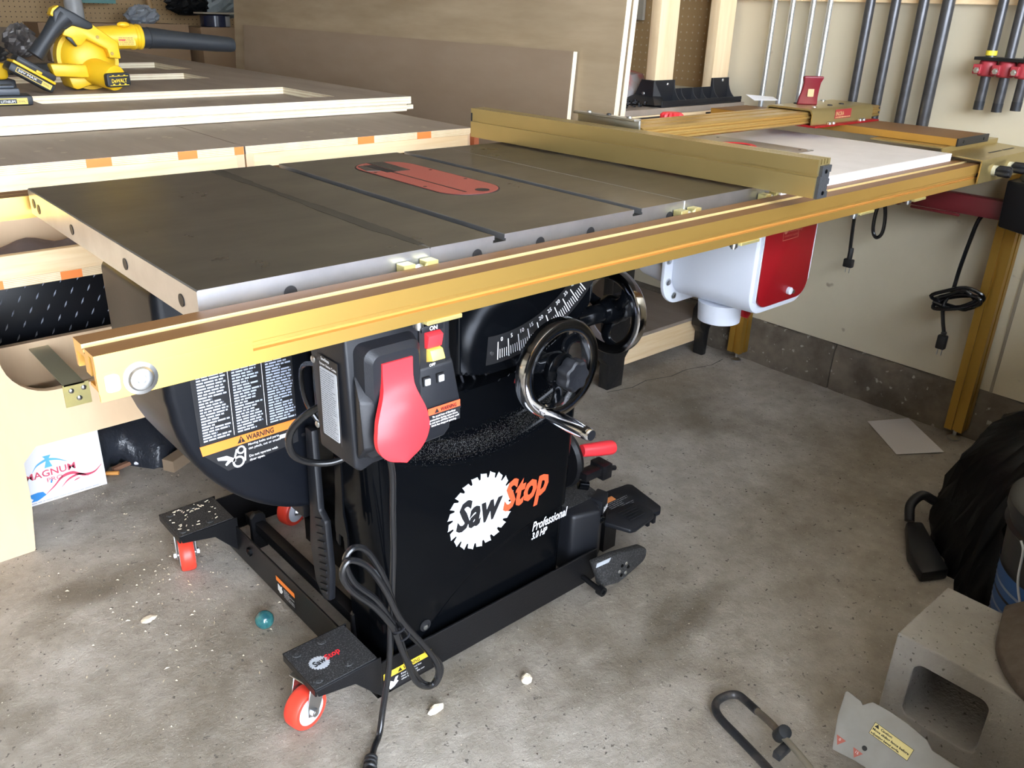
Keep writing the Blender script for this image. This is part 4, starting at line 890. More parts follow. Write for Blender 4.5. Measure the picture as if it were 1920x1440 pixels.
b = MB(); b.box(2.185, 2.262, -.22, .095, 1.070, 1.078); o = b.build('clamp_shelf', BLACKM); o['label'] = 'thin black rack on the wall that holds the pipe clamps'; o['category'] = 'rack'

# ------------------------------------------------------------------ bench behind the saw
def ply_slab(b, x0, x1, y0, y1, z0, z1): b.box(x0, x1, y0, y1, z0, z1)
def bench(x0, x1, label, marks, low_marks):
    t = thing('workbench', ((x0+x1)/2, 1.4, .60), label, 'workbench')
    b = MB(); b.box(x0, x1, 1.0, 3.3, .833, .851); o = b.build('top_panel', [PLYG, PEDGE], t, smooth=False)
    for p in o.data.polygons:
        if abs(p.normal.y) > .5: p.material_index = 1
    b = MB(); b.box(x0+.018, x1-.018, 1.0, 1.018, .797, .833); b.build('front_rail', PINEH, t, bevel=.001, seg=1)
    b = MB(); b.box(x0+.018, x1-.018, 1.0, 1.018, .628, .676); b.build('front_rail', PINEH, t, bevel=.001, seg=1)
    for xx in (x0, x1-.018):
        b = MB(); b.box(xx, xx+.018, 1.001, 3.3, .628, .833); b.build('end_board', [PLYF, PEDGEX], t, smooth=False)
    b = MB(); b.box(x0+.018, x1-.018, 1.16, 1.178, .628, .833); b.build('inner_board', PLYF, t, smooth=False)
    b = MB(); b.box(x0, x1, 1.0, 3.3, .610, .628); o = b.build('bottom_panel', [PLYF, PEDGE], t, smooth=False)
    for p in o.data.polygons:
        if abs(p.normal.y) > .5: p.material_index = 1
    for a, c in marks: b = MB(); b.box(a, c, .9990, 1.0, .8335, .8508); b.build('paint_mark', mat('orange_marker', (.88, .24, .05), .6), t, smooth=False)
    for a, c in low_marks: b = MB(); b.box(a, c, .9990, 1.0, .6105, .6275); b.build('paint_mark', mat('orange_marker', (.88, .24, .05), .6), t, smooth=False)
    rnd = random.Random(int(x0*100)+70); b = MB(); n = 0
    for i in range(14):
        x, y = rnd.uniform(max(x0, -.2)+.06, x1-.06), 1.06+.23*rnd.random()
        b.add([(x+.007*math.cos(q*PI/5), y+.005*math.sin(q*PI/5), .8515) for q in range(10)], [tuple(range(10))])
    b.build('screw_dimple', mat('filler', (.46, .38, .29), .7), t, smooth=False)
    return t
w1 = bench(-1.9, .528, 'long pale plywood bench section behind the left of the saw with orange edge marks', ((.185, .235), (.375, .418), (.505, .527)), ((-.10, -.010), (.098, .140)))
w2 = bench(.532, 1.205, 'pale plywood bench section behind the saw, right of the seam', ((.832, .880), (1.015, 1.060)), ())
b = MB(); b.box(1.195, 1.212, .982, 1.0, .800, .838); b.build('end_block', mat('rusty_block', (.42, .12, .05), .7), w2)
# grey cloth inside the opening
b = MB(); R_ = []
for i in range(13):
    x = -.05+.22*i/12; R_.append([(x, 1.03, .6285), (x, 1.03, .640+.006*math.sin(i)), (x, 1.09, .668+.007*math.sin(i*1.3)), (x, 1.15, .664+.008*math.cos(i*.9)), (x, 1.15, .6285)])
b.loft(R_); o = b.build('folded_cloth', CLOTH); o['label'] = 'folded grey cloth inside the bench opening at the left edge'; o['category'] = 'cloth'
# sawhorse under the bench
sh = thing('sawhorse', (.2, 1.15, 0), 'plywood sawhorse with rounded cut out carrying the bench at the left', 'sawhorse')
def arc(cx, cz, r, a0, a1, n=8): return [(cx+r*math.cos(math.radians(a0+(a1-a0)*i/n)), cz+r*math.sin(math.radians(a0+(a1-a0)*i/n))) for i in range(n+1)]
lo = [(-.55, .0), (-.062, 0), (-.048, .125), (-.046, .22)]+[(-.046+.03, .252)]+[(.78, .252), (.82, .12), (.84, 0), (1.14, 0), (1.15, .60)]
up = [(.95, .60), (.95, .47)]+arc(.86, .464, .09, 0, -90)+arc(.045, .465, .093, -90, -180)+[(-.052, .60), (-.55, .60)]
b = MB(); b.prism(lo+up, 'Y', 1.0, 1.018); o = b.build('front_panel', [PLYF, PEDGE], sh, smooth=False)
b = MB(); b.prism([(-.5, .285), (1.1, .285), (1.1, .392), (-.5, .392)], 'Y', 1.272, 1.290); b.build('back_board', [PLYF], sh, smooth=False)
b = MB(); b.box(-.5, 1.1, 1.6, 1.618, .0, .6); b.build('rear_panel', [PLYF], sh, smooth=False)
b = MB(); b.box(.061, .103, .9965, 1.291, .3925, .3955) if False else b.box(.061, .103, .9965, 1.291, .3745, .3775); b.build('metal_strap', OLIVEZ, sh, smooth=False)
b = MB(); b.box(.058, .112, .9965, .9995, .325, .3775); br = b.build('metal_plate', BRASSZ, sh, smooth=False)
for x, z in ((.074, .362), (.100, .364), (.088, .342)): b = MB(); b.sphere((x, .9965, z), .0062, 14, (1, .5, 1)); b.build('plate_screw', ZINC, br)
# chequer plate toolbox on the rear shelf
tb = thing('toolbox', (.2, 1.42, .30), 'black chequer plate toolbox behind the sawhorse opening', 'toolbox')
b = MB(); b.box(-.45, .95, 1.36, 1.58, .30, .60); b.build('body', mat('chequer_black', (.008, .009, .012), .28, .2), tb, bevel=.004)
b = MB(); k = 0
for i in range(34):
    for j in range(9):
        x = -.42+.04*i+(.02 if j % 2 else 0); z = .315+.032*j; s_ = 1 if (i+j) % 2 else 1
        a = math.radians(62); c, q = math.cos(a), math.sin(a); L, W_ = .010, .0024
        b.add([(x-L*c, 1.3598, z-L*q), (x+W_*q, 1.3575, z-W_*c), (x+L*c, 1.3598, z+L*q), (x-W_*q, 1.3575, z+W_*c)], [(0, 1, 2, 3)])
b.build('tread_bump', mat('tread', (.22, .23, .26), .25, .7), tb, smooth=False, kind='stuff')
b = MB(); b.box(-.5, 1.1, 1.30, 1.60, .282, .30); b.build('shelf', PLYF, sh, smooth=False)
# carton, black sheeting, block
cb = thing('carton', (.03, 1.28, 0), 'white carton with red and blue print on the floor under the bench', 'box')
b = MB(); b.box(-.30, .160, 1.200, 1.40, 0, .178); b.build('body', CARDW, cb, bevel=.001, seg=1)
MR = mat('carton_red', (.62, .07, .13), .6); MBL = mat('carton_blue', (.03, .24, .62), .6)
text('MAGNUM', 'lettering', MR, cb, (-.020, 1.1995, .071), (1, 0, 0), Z1, .0175, width=.114, bold=.015)
text('PRO', 'lettering', MR, cb, (.026, 1.1995, .054), X1, Z1, .0115, width=.036)
def ribbon(p, w_): 
    S_ = spline([(a, 0, c) for a, c in p], 6); o = [(q.x, q.z+w_*math.sin(PI*i/(len(S_)-1))+.0008) for i, q in enumerate(S_)]+[(q.x, q.z-w_*.2*math.sin(PI*i/(len(S_)-1))) for i, q in reversed(list(enumerate(S_)))]
    return o
for p, w_ in (([(.017, .022), (.04, .038), (.06, .055), (.085, .058), (.11, .044), (.135, .045), (.155, .062)], .006), ([(.055, .030), (.075, .045), (.10, .050), (.12, .040)], .004), ([(.085, .037), (.10, .041)], .002)):
    plate(ribbon(p, w_), 'printed_swoosh', MR, cb, (0, 1.1995, 0), X1, Z1)
plate([(-.02, .032), (.0, .034), (.012, .032), (.018, .022), (.006, .016), (-.004, .012), (-.018, .012), (-.012, .018), (-.018, .024)], 'printed_flag', MBL, cb, (0, 1.1995, 0), X1, Z1)
plate(ribbon([(-.002, .090), (.010, .104), (.030, .112), (.04, .112), (.058, .107), (.078, .096)], .005), 'printed_bridge', mat('carton_pale_blue', (.1, .4, .7), .6), cb, (0, 1.1995, 0), X1, Z1)
plate([(.026, .094), (.044, .094), (.038, .115), (.045, .126), (.026, .126), (.033, .115)], 'printed_tower', mat('carton_pale_blue', (.1, .4, .7), .6), cb, (0, 1.1994, 0), X1, Z1)
plate([(.032, .050), (.036, .050), (.038, .060), (.035, .060)], 'printed_tick', MBL, cb, (0, 1.1995, 0), X1, Z1)
printlines('fine_print', mat('print_grey', (.5, .5, .55), .6), cb, (-.018, 1.1993, .004), X1, Z1, 1, .165, .006, seed=6, fill=.5)
b = MB(); rnd = random.Random(11); R_ = []
for i in range(26):
    x = .165+.0125*i*1.15; R_.append([(x, 1.24+.05*math.sin(i*.5)+rnd.uniform(-.01, .01), 0), (x, 1.23+.03*math.sin(i*.5), .045+.02*math.sin(i*.8)), (x, 1.27+rnd.uniform(-.01, .01), .092+.02*math.sin(i*.55)+rnd.uniform(-.008, .008)), (x, 1.34, .125+.02*math.cos(i*.6)), (x, 1.45, .12+rnd.uniform(-.01, .01)), (x, 1.5, 0)])
b.loft(R_); o = b.build('plastic_sheeting', mat('blue_black_plastic', (.022, .026, .035), .3, 0, bump=1, bscale=40), angle=70); o['label'] = 'crumpled blue black plastic sheeting beside the white carton'; o['category'] = 'plastic sheet'
b = MB(); b.T = Matrix.Translation((.325, 1.175, 0)) @ Matrix.Rotation(.5, 4, 'Z'); b.box(-.022, .10, -.018, .018, 0, .034); o = b.build('wood_offcut', mat('dusty_offcut', (.33, .24, .16), .8), bevel=.001, seg=1); o['label'] = 'small wood offcut on the floor under the motor cover'; o['category'] = 'wood offcut'
b = MB(); b.T = Matrix.Translation((.24, 1.262, .004)) @ Matrix.Rotation(.25, 4, 'Z'); b.box(-.05, .22, -.006, .006, 0, .010); o = b.build('wood_strip', mat('reddish_strip', (.25, .12, .07), .8)); o['label'] = 'thin reddish wood strip on the floor in front of the plastic sheeting'; o['category'] = 'wood strip'
b = MB(); b.T = Matrix.Translation((.185, 1.235, .007)) @ Matrix.Rotation(-.6, 4, 'Z'); b.cyl((-.016, 0, 0), (.016, 0, 0), .0055, n=12); o = b.build('brush_stub', mat('orange_stub', (.75, .33, .08), .6)); o['label'] = 'short orange stub on the floor at the corner of the carton'; o['category'] = 'debris'
b = MB(); b.T = Matrix.Translation((.26, 1.245, .012)) @ Matrix.Rotation(.3, 4, 'Z'); b.sphere((0, 0, .0), .010, 14, (1.8, .8, .7)); o = b.build('white_wrapper', mat('bright_paper', (.8, .8, .85), .7)); o['label'] = 'white crumpled wrapper by the reddish wood strip'; o['category'] = 'debris'

# ------------------------------------------------------------------ slotted panels lying on the bench
def slotted(nm, x0, x1, y0, y1, z0, z1, slots, lb, m=PLYG):
    t = thing(nm, ((x0+x1)/2, (y0+y1)/2, z0), lb, 'plywood panel')
    b = MB(); ys = [y0]+[v for s_ in slots for v in (s_[0], s_[1])]+[y1]
    ys2 = sorted(ys)
    for k in range(0, len(ys2)-1, 2): b.box(x0, x1, ys2[k], ys2[k+1], z0, z1)
    for s_ in slots:
        b.box(s_[3], x1, s_[0], s_[1], z0, z1); b.box(x0, s_[2], s_[0], s_[1], z0, z1)
    o = b.build('panel', [m, PEDGEL], t, smooth=False)
    for p in o.data.polygons:
        if abs(p.normal.z) < .5: p.material_index = 1
    return t
slotted('plywood_board', -1.4, 1.262, 1.400, 3.9, .853, .8735, (), 'lower of the two pale plywood panels lying on the bench')
sl = slotted('slotted_board', -1.4, 1.275, 1.395, 3.95, .8745, .896, ((1.490, 1.822, .275, 1.060), (2.220, 2.46, -1.0, .985), (2.64, 3.04, -1.0, 1.092)), 'upper plywood panel with long rectangular cut outs under the yellow blower')
b = MB(); b.box(1.262, 1.290, 1.405, 1.44, .8575, .870); o = b.build('spacer_stick', PEDGEL); o['label'] = 'short pale wood stick poking out between the two bench panels'; o['category'] = 'wood stick'
# ------------------------------------------------------------------ plywood sheets leaning
def sheet(nm, y0, y1, xb, zb, xt, zt, th, m, lb, group=None):
    b = MB(); d = Vector((xt-xb, zt-zb)).normalized(); n = Vector((-d.y, d.x))*th
    b.prism([(xb, zb), (xt, zt), (xt-n.x, zt-n.y), (xb-n.x, zb-n.y)], 'Y', y0, y1); o = b.build(nm, [m, PEDGEX], smooth=False)
    for p in o.data.polygons:
        if abs(p.normal.y) > .5 or (abs(p.normal.z) > .5): p.material_index = 1
    o['label'] = lb; o['category'] = 'plywood sheet'
    if group: o['group'] = group
    return o
sheet('plywood_sheet', .774, 3.19, 1.5055, .48, 1.553, 1.225, .019, PLYB, 'large plywood sheet leaning upright, front one of the pair', 'large leaning plywood sheets')
sheet('plywood_sheet', .770, 3.17, 1.530, .48, 1.576, 1.222, .019, PLYB, 'large plywood sheet leaning upright, rear one of the pair', 'large leaning plywood sheets')
sheet('small_plywood_sheet', .935, 3.05, 1.4795, .48, 1.5205, 1.050, .0155, PLYB2, 'narrow rosy plywood piece leaning in front of the large sheets')

rk = thing('sheet_cart', (1.5, 2.0, 0), 'low plywood cart under the leaning sheets behind the saw', 'cart')
b = MB(); b.box(1.43, 1.605, .97, 3.1, .455, .478); b.build('cart_shelf', PLYF, rk)
for y in (1.35, 2.9): b = MB(); b.box(1.42, 1.56, y, y+.04, 0, .455); b.build('cart_leg', PINE, rk)
b = MB(); b.box(1.590, 1.608, 1.0, 3.05, .478, 1.10); b.build('cart_back', PLYF, rk)
# ------------------------------------------------------------------ blower (axis of the fan runs across)
bl = thing('leaf_blower', (.52, 1.93, .8960), 'yellow and black cordless blower lying on the slotted panel with its nozzle to the right', 'blower')
def blw(name, pts, y0, y1, m, bev=.004, parent=None, seg=2): b = MB(); b.prism(pts, 'Y', y0, y1); return b.build(name, m, parent or bl, bevel=bev, seg=seg)
b = MB(); b.lathe((.505, 2.03, .983), (0, -1, 0), [(0, .070), (.012, .080), (.060, .082), (.085, .072), (.105, .050), (.112, .02)], 48); b.build('fan_housing', YELP, bl)
b = MB(); b.lathe((.505, 1.965, .983), (0, -1, 0), [(0, .087), (.010, .087)], 48); b.build('housing_seam', YELP, bl)
b = MB(); R_ = []
for x, zc, r in ((.50, 1.035, .040), (.57, 1.040, .042), (.635, 1.043, .043), (.640, 1.043, .046), (.648, 1.043, .046), (.651, 1.043, .043), (.657, 1.043, .043), (.660, 1.043, .046), (.668, 1.042, .045), (.672, 1.042, .038)):
    R_.append([(x, 1.965+r*.85*math.cos(2*PI*k/28), zc+r*.8*math.sin(2*PI*k/28)) for k in range(28)])
b.loft(R_); ou = b.build('outlet', YELP, bl)
b = MB(); R_ = []
for x, zc, r in ((.660, 1.041, .036), (.690, 1.040, .035), (.692, 1.040, .037), (.700, 1.040, .036), (.78, 1.034, .031), (.90, 1.024, .029), (.955, 1.020, .027), (.965, 1.019, .024)):
    R_.append([(x, 1.965+r*math.cos(2*PI*k/28), zc+r*.85*math.sin(2*PI*k/28)) for k in range(28)])
b.loft(R_); b.build('nozzle', DEKP, bl)
b = MB(); b.sphere((.615, 1.94, 1.078), .012, 14, (1.6, 1, .7)); b.build('release_tab', YELP, bl)
plate([(0, 0), (.050, 0), (.050, .026), (0, .026)], 'rating_label', mat('label_yellow', (.80, .56, .10), .5), bl, (.590, 1.9285, 1.020), X1, Z1)
printlines('fine_print', mat('label_brown', (.35, .18, .04), .5), bl, (.592, 1.928, 1.022), X1, Z1, 5, .044, .022, seed=12, fill=.4)
plate([(0, 0), (.020, 0), (.020, .004), (0, .004)], 'red_bar', RED, bl, (.591, 1.928, 1.034), X1, Z1)
# handle: yellow spine and black grip
blw('handle_arm', [(.428, 1.050), (.446, 1.082), (.468, 1.078), (.512, 1.080), (.578, 1.030), (.580, .985), (.548, .988), (.544, 1.012), (.492, 1.040), (.474, 1.022), (.462, 1.022), (.452, 1.042)], 1.895, 1.925, YELP)
for x, z in ((.522, 1.045), (.556, 1.000)): b = MB(); b.lathe((x, 1.895, z), (0, -1, 0), [(0, .005), (.001, .0045)], 14); b.build('handle_screw', mat('screw_brass', (.3, .2, .05), .4, .6), bl)
blw('upper_grip', [(.412, 1.112), (.432, 1.128), (.470, 1.108), (.512, 1.082), (.514, 1.070), (.500, 1.064), (.456, 1.076), (.436, 1.062), (.408, 1.080)], 1.888, 1.932, DEKP, .008, seg=3)
b = MB(); b.tube([(.445, 1.91, 1.098), (.420, 1.91, 1.075), (.385, 1.91, 1.035), (.352, 1.91, .995)], lambda t: .026+.004*math.cos(t*5)-.004*t, 18); b.build('grip', DEKP, bl)
b = MB(); b.prism([(.404, 1.104), (.412, 1.120), (.428, 1.128), (.434, 1.122), (.420, 1.112), (.410, 1.098)], 'Y', 1.892, 1.928); b.build('speed_dial', YELP, bl, bevel=.002)
blw('trigger', [(.448, 1.055), (.470, 1.030), (.462, 1.018), (.440, 1.042)], 1.90, 1.92, DEKP, .002)
blw('base_arm', [(.380, .975), (.480, .970), (.482, .934), (.388, .940)], 1.89, 1.93, YELP, .006)
blw('housing_foot', [(.432, .935), (.500, .935), (.505, .916), (.452, .899), (.440, .905)], 1.92, 2.02, YELP, .006)
b = MB(); b.cyl((.485, 1.99, .960), (.540, 1.845, .935), .040, .036, 28); b.build('motor_housing', YELP, bl, bevel=.004)
b = MB(); b.T = Matrix.Translation((.540, 1.842, .930)) @ Matrix.Rotation(math.radians(14), 4, 'Z'); b.prism(rrect(-.037, .037, -.018, .021, .009), 'Y', -.014, .004); cp_ = b.build('motor_cap', DEKP, bl, bevel=.003)
u = Vector((math.cos(math.radians(14)), math.sin(math.radians(14)), 0)); o = Vector((.540, 1.842, .930))+Vector((u.y, -u.x, 0))*.0143
text('DeWALT', 'lettering', mat('logo_yellow', (.85, .6, .05), .5), cp_, o-u*.024+Vector((0, 0, -.0055)), u, Z1, .0105, width=.048, bold=.025)
for z in (-.0135, .0115): plate([(-.030, z), (.030, z), (.030, z+.0015), (-.030, z+.0015)], 'cap_line', mat('logo_yellow', (.85, .6, .05), .5), cp_, o, u, Z1)
for z in (-.0125, .0115):
    for x in (-.018, 0, .018): plate([(x-.003, z), (x+.003, z), (x+.003, z+.004), (x-.003, z+.004)], 'cap_tab', mat('logo_yellow', (.85, .6, .05), .5), cp_, o, u, Z1)
# battery foot of the handle
FTm = Matrix.Translation((.330, 1.90, .950)) @ Matrix.Rotation(math.radians(33), 4, 'Y')
def fb(name, x0, x1, y0, y1, z0, z1, m, bev=.005): b = MB(); b.T = FTm; b.box(x0, x1, y0, y1, z0, z1); return b.build(name, m, bl, bevel=bev, seg=2)
fb('battery_mount', -.055, .055, -.032, .032, .006, .026, DEKP, .008); fb('mount_trim', -.060, .058, -.034, .034, .000, .008, YELP, .003); ba = fb('battery', -.062, .060, -.036, .036, -.024, -.0005, DEKP, .005)
p = lambda x, z: FTm @ Vector((x, -.0368, z)); uu = (p(1, 0)-p(0, 0)); vv = (p(0, 1)-p(0, 0))
plate([(0, 0), (.096, 0), (.096, .014), (0, .014)], 'battery_label', mat('label_yellow', (.80, .56, .10), .5), ba, p(-.045, -.019), uu, vv, th=.0003)
plate([(0, 0), (.068, 0), (.068, .011), (0, .011)], 'label_inset', mat('label_black', (.03, .03, .03), .5), ba, p(-.0435, -.0175), uu, vv, th=.0007)
text('20V MAX', 'lettering', SILV, ba, p(-.040, -.0145), uu, vv, .006, width=.05, lift=.0010)
text('DEWALT', 'lettering', INK, ba, p(.027, -.0145), uu, vv, .006, width=.021, lift=.0008)
fb('release_button', .000, .016, -.037, -.028, .006, .014, YELP, .002)
# second tool, cut by the frame
b2 = thing('cordless_drill', (.22, 1.98, .896), 'black and yellow cordless tool standing at the left edge behind the blower', 'power tool')
b = MB(); b.tube([(.262, 1.99, 1.105), (.262, 1.99, 1.06), (.256, 1.99, 1.00), (.25, 1.99, .965)], lambda t: .026-.005*math.sin(t*3), 18); b.build('grip', DEKP, b2)
b = MB(); b.box(.19, .285, 1.95, 2.03, .93, .975); b.build('body', YELP, b2, bevel=.012, seg=3)
b = MB(); b.box(.17, .30, 1.955, 2.035, .8965, .93); b.build('battery', DEKP, b2, bevel=.006)
bb = thing('battery_pack', (.20, 1.60, .896), 'black and yellow battery pack lying on the slotted panel at the left edge', 'battery')
b = MB(); b.T = Matrix.Translation((.200, 1.640, .8965)) @ Matrix.Rotation(-.12, 4, 'Z'); b.box(-.075, .055, -.04, .04, 0, .024); by = b.build('body', DEKP, bb, bevel=.006)
b = MB(); b.T = Matrix.Translation((.200, 1.640, .8965)) @ Matrix.Rotation(-.12, 4, 'Z'); b.box(-.070, .030, -.025, .03, .024, .040); b.box(-.06, .02, -.018, .02, .040, .047); b.build('slide_rail', mat('slate_plastic', (.05, .06, .075), .45), bb, bevel=.003)
b = MB(); b.T = Matrix.Translation((.200, 1.640, .8965)) @ Matrix.Rotation(-.12, 4, 'Z'); b.box(-.075, -.048, -.03, .02, .030, .050); b.build('release_button', YELP, bb, bevel=.003)
u = Vector((math.cos(-.12), math.sin(-.12), 0)); o = Vector((.200, 1.640, .900))+Vector((u.y, -u.x, 0))*.0405
plate([(-.06, 0), (.042, 0), (.042, .015), (-.06, .015)], 'battery_label', mat('label_yellow', (.80, .56, .10), .5), bb, o, u, Z1)
plate([(-.057, .002), (.018, .002), (.018, .013), (-.057, .013)], 'label_inset', mat('label_black', (.03, .03, .03), .5), bb, o, u, Z1, th=.0008)
text('20V MAX LITHIUM', 'lettering', SILV, bb, o+u*-.054+Vector((0, 0, .004)), u, Z1, .006, width=.068, lift=.0010)
text('DEWALT', 'lettering', INK, bb, o+u*.020+Vector((0, 0, .004)), u, Z1, .006, width=.021, lift=.0008)

# ------------------------------------------------------------------ clutter at the far end
def lab(o, l, c, g=None):
    o['label'] = l; o['category'] = c
    if g: o['group'] = g
    return o
b = MB(); b.cyl((1.66, 4.45, .80), (1.58, 4.55, 1.75), .016, n=14); lab(b.build('wooden_stick', mat('stick_wood', (.34, .21, .09), .6)), 'wooden stick leaning on the far pegboard behind the nozzle', 'stick')
for k, (x0, x1, y0, y1, z1, lb) in enumerate(((.95, 1.72, 4.18, 4.45, 1.012, 'dark cardboard box left of the wooden stick'), (1.76, 2.05, 4.10, 4.45, 1.000, 'dark cardboard box under the paint can'), (2.06, 2.24, 4.0, 4.4, .98, 'dark cardboard box beside the leaning plywood'))):
    t = thing('cardboard_box', ((x0+x1)/2, (y0+y1)/2, .0), lb, 'box'); b = MB(); b.box(x0, x1, y0, y1, 0, z1); b.build('body', CARD, t, bevel=.003)
    b = MB(); b.box(x0-.002, x1+.002, y0-.004, y0+.002, z1-.055, z1+.004); b.build('flap', CARD, t)
can = thing('paint_can', (1.90, 4.2, 1.0), 'dark paint can with grey label standing on the cardboard box', 'can')
b = MB(); b.lathe((1.90, 4.22, 1.002), (0, 0, 1), [(0, .078), (.004, .082), (.060, .082), (.064, .085), (.068, .080)], 36); b.build('body', mat('can_navy', (.01, .014, .035), .2), can)
b = MB(); b.lathe((1.90, 4.22, 1.008), (0, 0, 1), [(0, .0825), (.050, .0825)], 36); 
b = MB(); b.add([(1.90+.0828*math.cos(a), 4.22+.0828*math.sin(a), z) for z in (1.006, 1.060) for a in [math.radians(-70+6*k) for k in range(12)]], [(k, k+1, k+13, k+12) for k in range(11)]); b.build('label', mat('grey_label', (.25, .26, .27), .5), can)
b = MB(); b.T = Matrix.Translation((1.92, 4.18, 1.072)) @ Matrix.Rotation(.2, 4, 'Z'); b.box(-.15, .13, -.05, .04, 0, .008); lab(b.build('paint_stirrer', mat('stirrer', (.30, .26, .20), .7)), 'flat stirring board lying across the paint can', 'board')
def crumple(nm, c, s_, m, seed, lb, cat, n=14):
    rnd = random.Random(seed); b = MB(); b.sphere((0, 0, 0), 1, n*2); b.v = [(c[0]+x*s_[0]*(1+rnd.uniform(-.22, .22)), c[1]+y*s_[1]*(1+rnd.uniform(-.22, .22)), c[2]+max(-.95, z)*s_[2]*(1+rnd.uniform(-.12, .2)*(1 if z > 0 else 0))) for x, y, z in b.v]
    return lab(b.build(nm, m, smooth=False), lb, cat)
crumple('plastic_bag', (1.50, 4.25, 1.055), (.085, .05, .050), mat('grey_bag', (.22, .24, .27), .4), 3, 'crumpled pale plastic bag on the far box in front of the pegboard', 'bag')
crumple('rag_bundle', (2.02, 4.35, 1.13), (.13, .06, .09), mat('cool_grey_bag', (.12, .14, .14), .5), 5, 'grey green bundle at the top beside the leaning plywood', 'bag')
crumple('black_sack', (1.80, 4.35, 1.115), (.12, .07, .06), BAG, 6, 'black sack behind the paint can', 'bag')
b = MB(); b.lathe((1.125, 4.15, 1.014), (0, 0, 1), [(0, .040), (.004, .044), (.10, .044), (.13, .038), (.17, .036), (.20, .036)], 28); lab(b.build('white_bottle', mat('bottle_white', (.40, .41, .42), .4)), 'tall white bottle behind the black upper grip of the blower', 'bottle')
b = MB(); b.T = Matrix.Translation((1.30, 4.40, 1.11)); b.box(-.12, .12, -.002, .002, 0, .07); b.build
o = lab(b.build('printed_card', mat('teal_card', (.10, .24, .22), .6)), 'teal printed card pinned on the far pegboard', 'card')
for k, (x, y, z, s_, m_, lb) in enumerate(((.50, 3.3, .955, (.06, .05, .055), mat('dark_clutter', (.03, .03, .032), .4), 'dark metal part heap left of the blower grip'), (.66, 3.35, .965, (.06, .05, .065), mat('grey_clutter', (.16, .15, .15), .35, .5), 'grey metal part heap behind the blower grip'), (.86, 3.45, .95, (.07, .05, .05), mat('dark_clutter', (.03, .03, .032), .4), 'dark part heap behind the fan housing'), (.44, 3.0, .94, (.08, .05, .040), mat('dark_clutter', (.03, .03, .032), .4), 'low dark bundle behind the second tool'))):
    crumple('hardware_heap', (x, y, z), s_, m_, 20+k, lb, 'hardware')
b = MB(); b.box(.76, .92, 3.05, 3.14, .897, .94); lab(b.build('red_case', mat('case_red', (.20, .012, .02), .5), bevel=.006), 'small dark red case on the panel behind the blower', 'case')
b = MB(); b.box(.72, .95, 3.16, 3.22, .897, .965); lab(b.build('wood_block', mat('block_tan', (.35, .26, .17), .7), bevel=.002), 'tan wooden block behind the dark red case', 'block')
b = MB(); b.box(.30, .78, 2.55, 2.62, .897, .93); lab(b.build('black_bar', DEKP, bevel=.004), 'black bar lying on the panel under the blower foot', 'bar')

# ------------------------------------------------------------------ corner bench
cbh = thing('corner_bench', (1.93, 1.6, 0), 'pine bench with black plastic feet and two pine posts in the right corner', 'workbench')
b = MB(); b.box(1.62, 2.255, .835, 2.6, .872, .890); o = b.build('bench_top', [PLYG, PINEH], cbh, bevel=.001, seg=1)
b = MB(); b.box(1.622, 2.25, .836, .876, .800, .872); b.build('top_rail', PINEH, cbh, bevel=.002)
b = MB(); b.box(1.74, 2.20, .845, .883, .045, .130); b.build('low_rail', PINE if False else PINEH, cbh, bevel=.002)
b = MB(); b.box(1.66, 2.25, .846, 2.5, .130, .142); b.build('low_shelf', PLYG, cbh)
for x0, x1 in ((1.615, 1.815), (2.045, 2.256)):
    b = MB(); b.box(x0, x1, .822, .838, .843, .868); b.box(x0, x1, .826, .84, .838, .843); b.box(x0, x1-.01, .824, .838, .812, .834); b.build('black_bracket', BLACKP, cbh, bevel=.002)
for x0, x1 in ((1.60, 1.74), (2.115, 2.205)):
    b = MB(); b.prism([(x0+.03, 0), (x1-.035, 0), (x1-.030, .10), (x1, .14), (x1, .20), (x1-.02, .22), (x1-.02, .80), (x0+.02, .80), (x0+.02, .2), (x0, .18), (x0, .12), (x0+.028, .09)], 'Y', .800, .842); b.build('plastic_leg', DUSTB if False else mat('scuffed_black', (.012, .012, .013), .3, 0, (.05, .05, .05), nscale=60, p=(.62, .75), bump=.3, bscale=60), cbh, bevel=.004)
for x0 in (1.855, 2.150):
    b = MB(); b.box(x0, x0+.089, .904, .942, .898, 1.75); b.build('post', mat('pine_post', (.74, .54, .31), .6, 0, (.84, .66, .42), nscale=5, stretch=(9, 9, .7), p=(.3, .7), speck=(9, .74, (.42, .24, .1))), cbh, bevel=.002)
# black tray bracket: base, curved webs and rims
tr = MB(); tr.box(1.825, 2.245, .842, .985, .8905, .897); tr.box(1.825, 2.245, .842, .846, .897, .909); tr.build('tray_base', BLACKP, cbh, bevel=.001, seg=1)
def web(x, m=BLACKP, h=.965, w_=.003):
    pts = [(.846, .898)]+[(.846+.052*math.sin(math.radians(a)), .898+(h-.898)*(1-math.cos(math.radians(a)))) for a in range(10, 91, 10)]+[(.905, h), (.905, .898)]
    b = MB(); b.prism(pts, 'X', x-w_/2, x+w_/2); b.build('tray_web', m, cbh, smooth=False)
GW = mat('tray_grey_edge', (.035, .037, .042), .4)
for x in (1.852, 1.947, 2.150, 2.238): web(x, GW)
for x in (1.985, 2.045, 2.095): web(x, GW, .938)
b = MB(); b.box(1.850, 1.949, .899, .903, .897, .965); b.box(2.148, 2.240, .899, .903, .897, .965); b.box(1.949, 2.15, .900, .904, .897, .938); b.loft([[(1.800, .850, .897), (1.800, 1.0, .897), (1.83, 1.0, .897), (1.852, .850, .897)], [(1.838, .892, .920), (1.838, .965, .920), (1.842, .965, .920), (1.852, .870, .920)], [(1.847, .900, .965), (1.847, .95, .965), (1.850, .95, .965), (1.852, .902, .965)]]); b.build('tray_back', BLACKP, cbh)
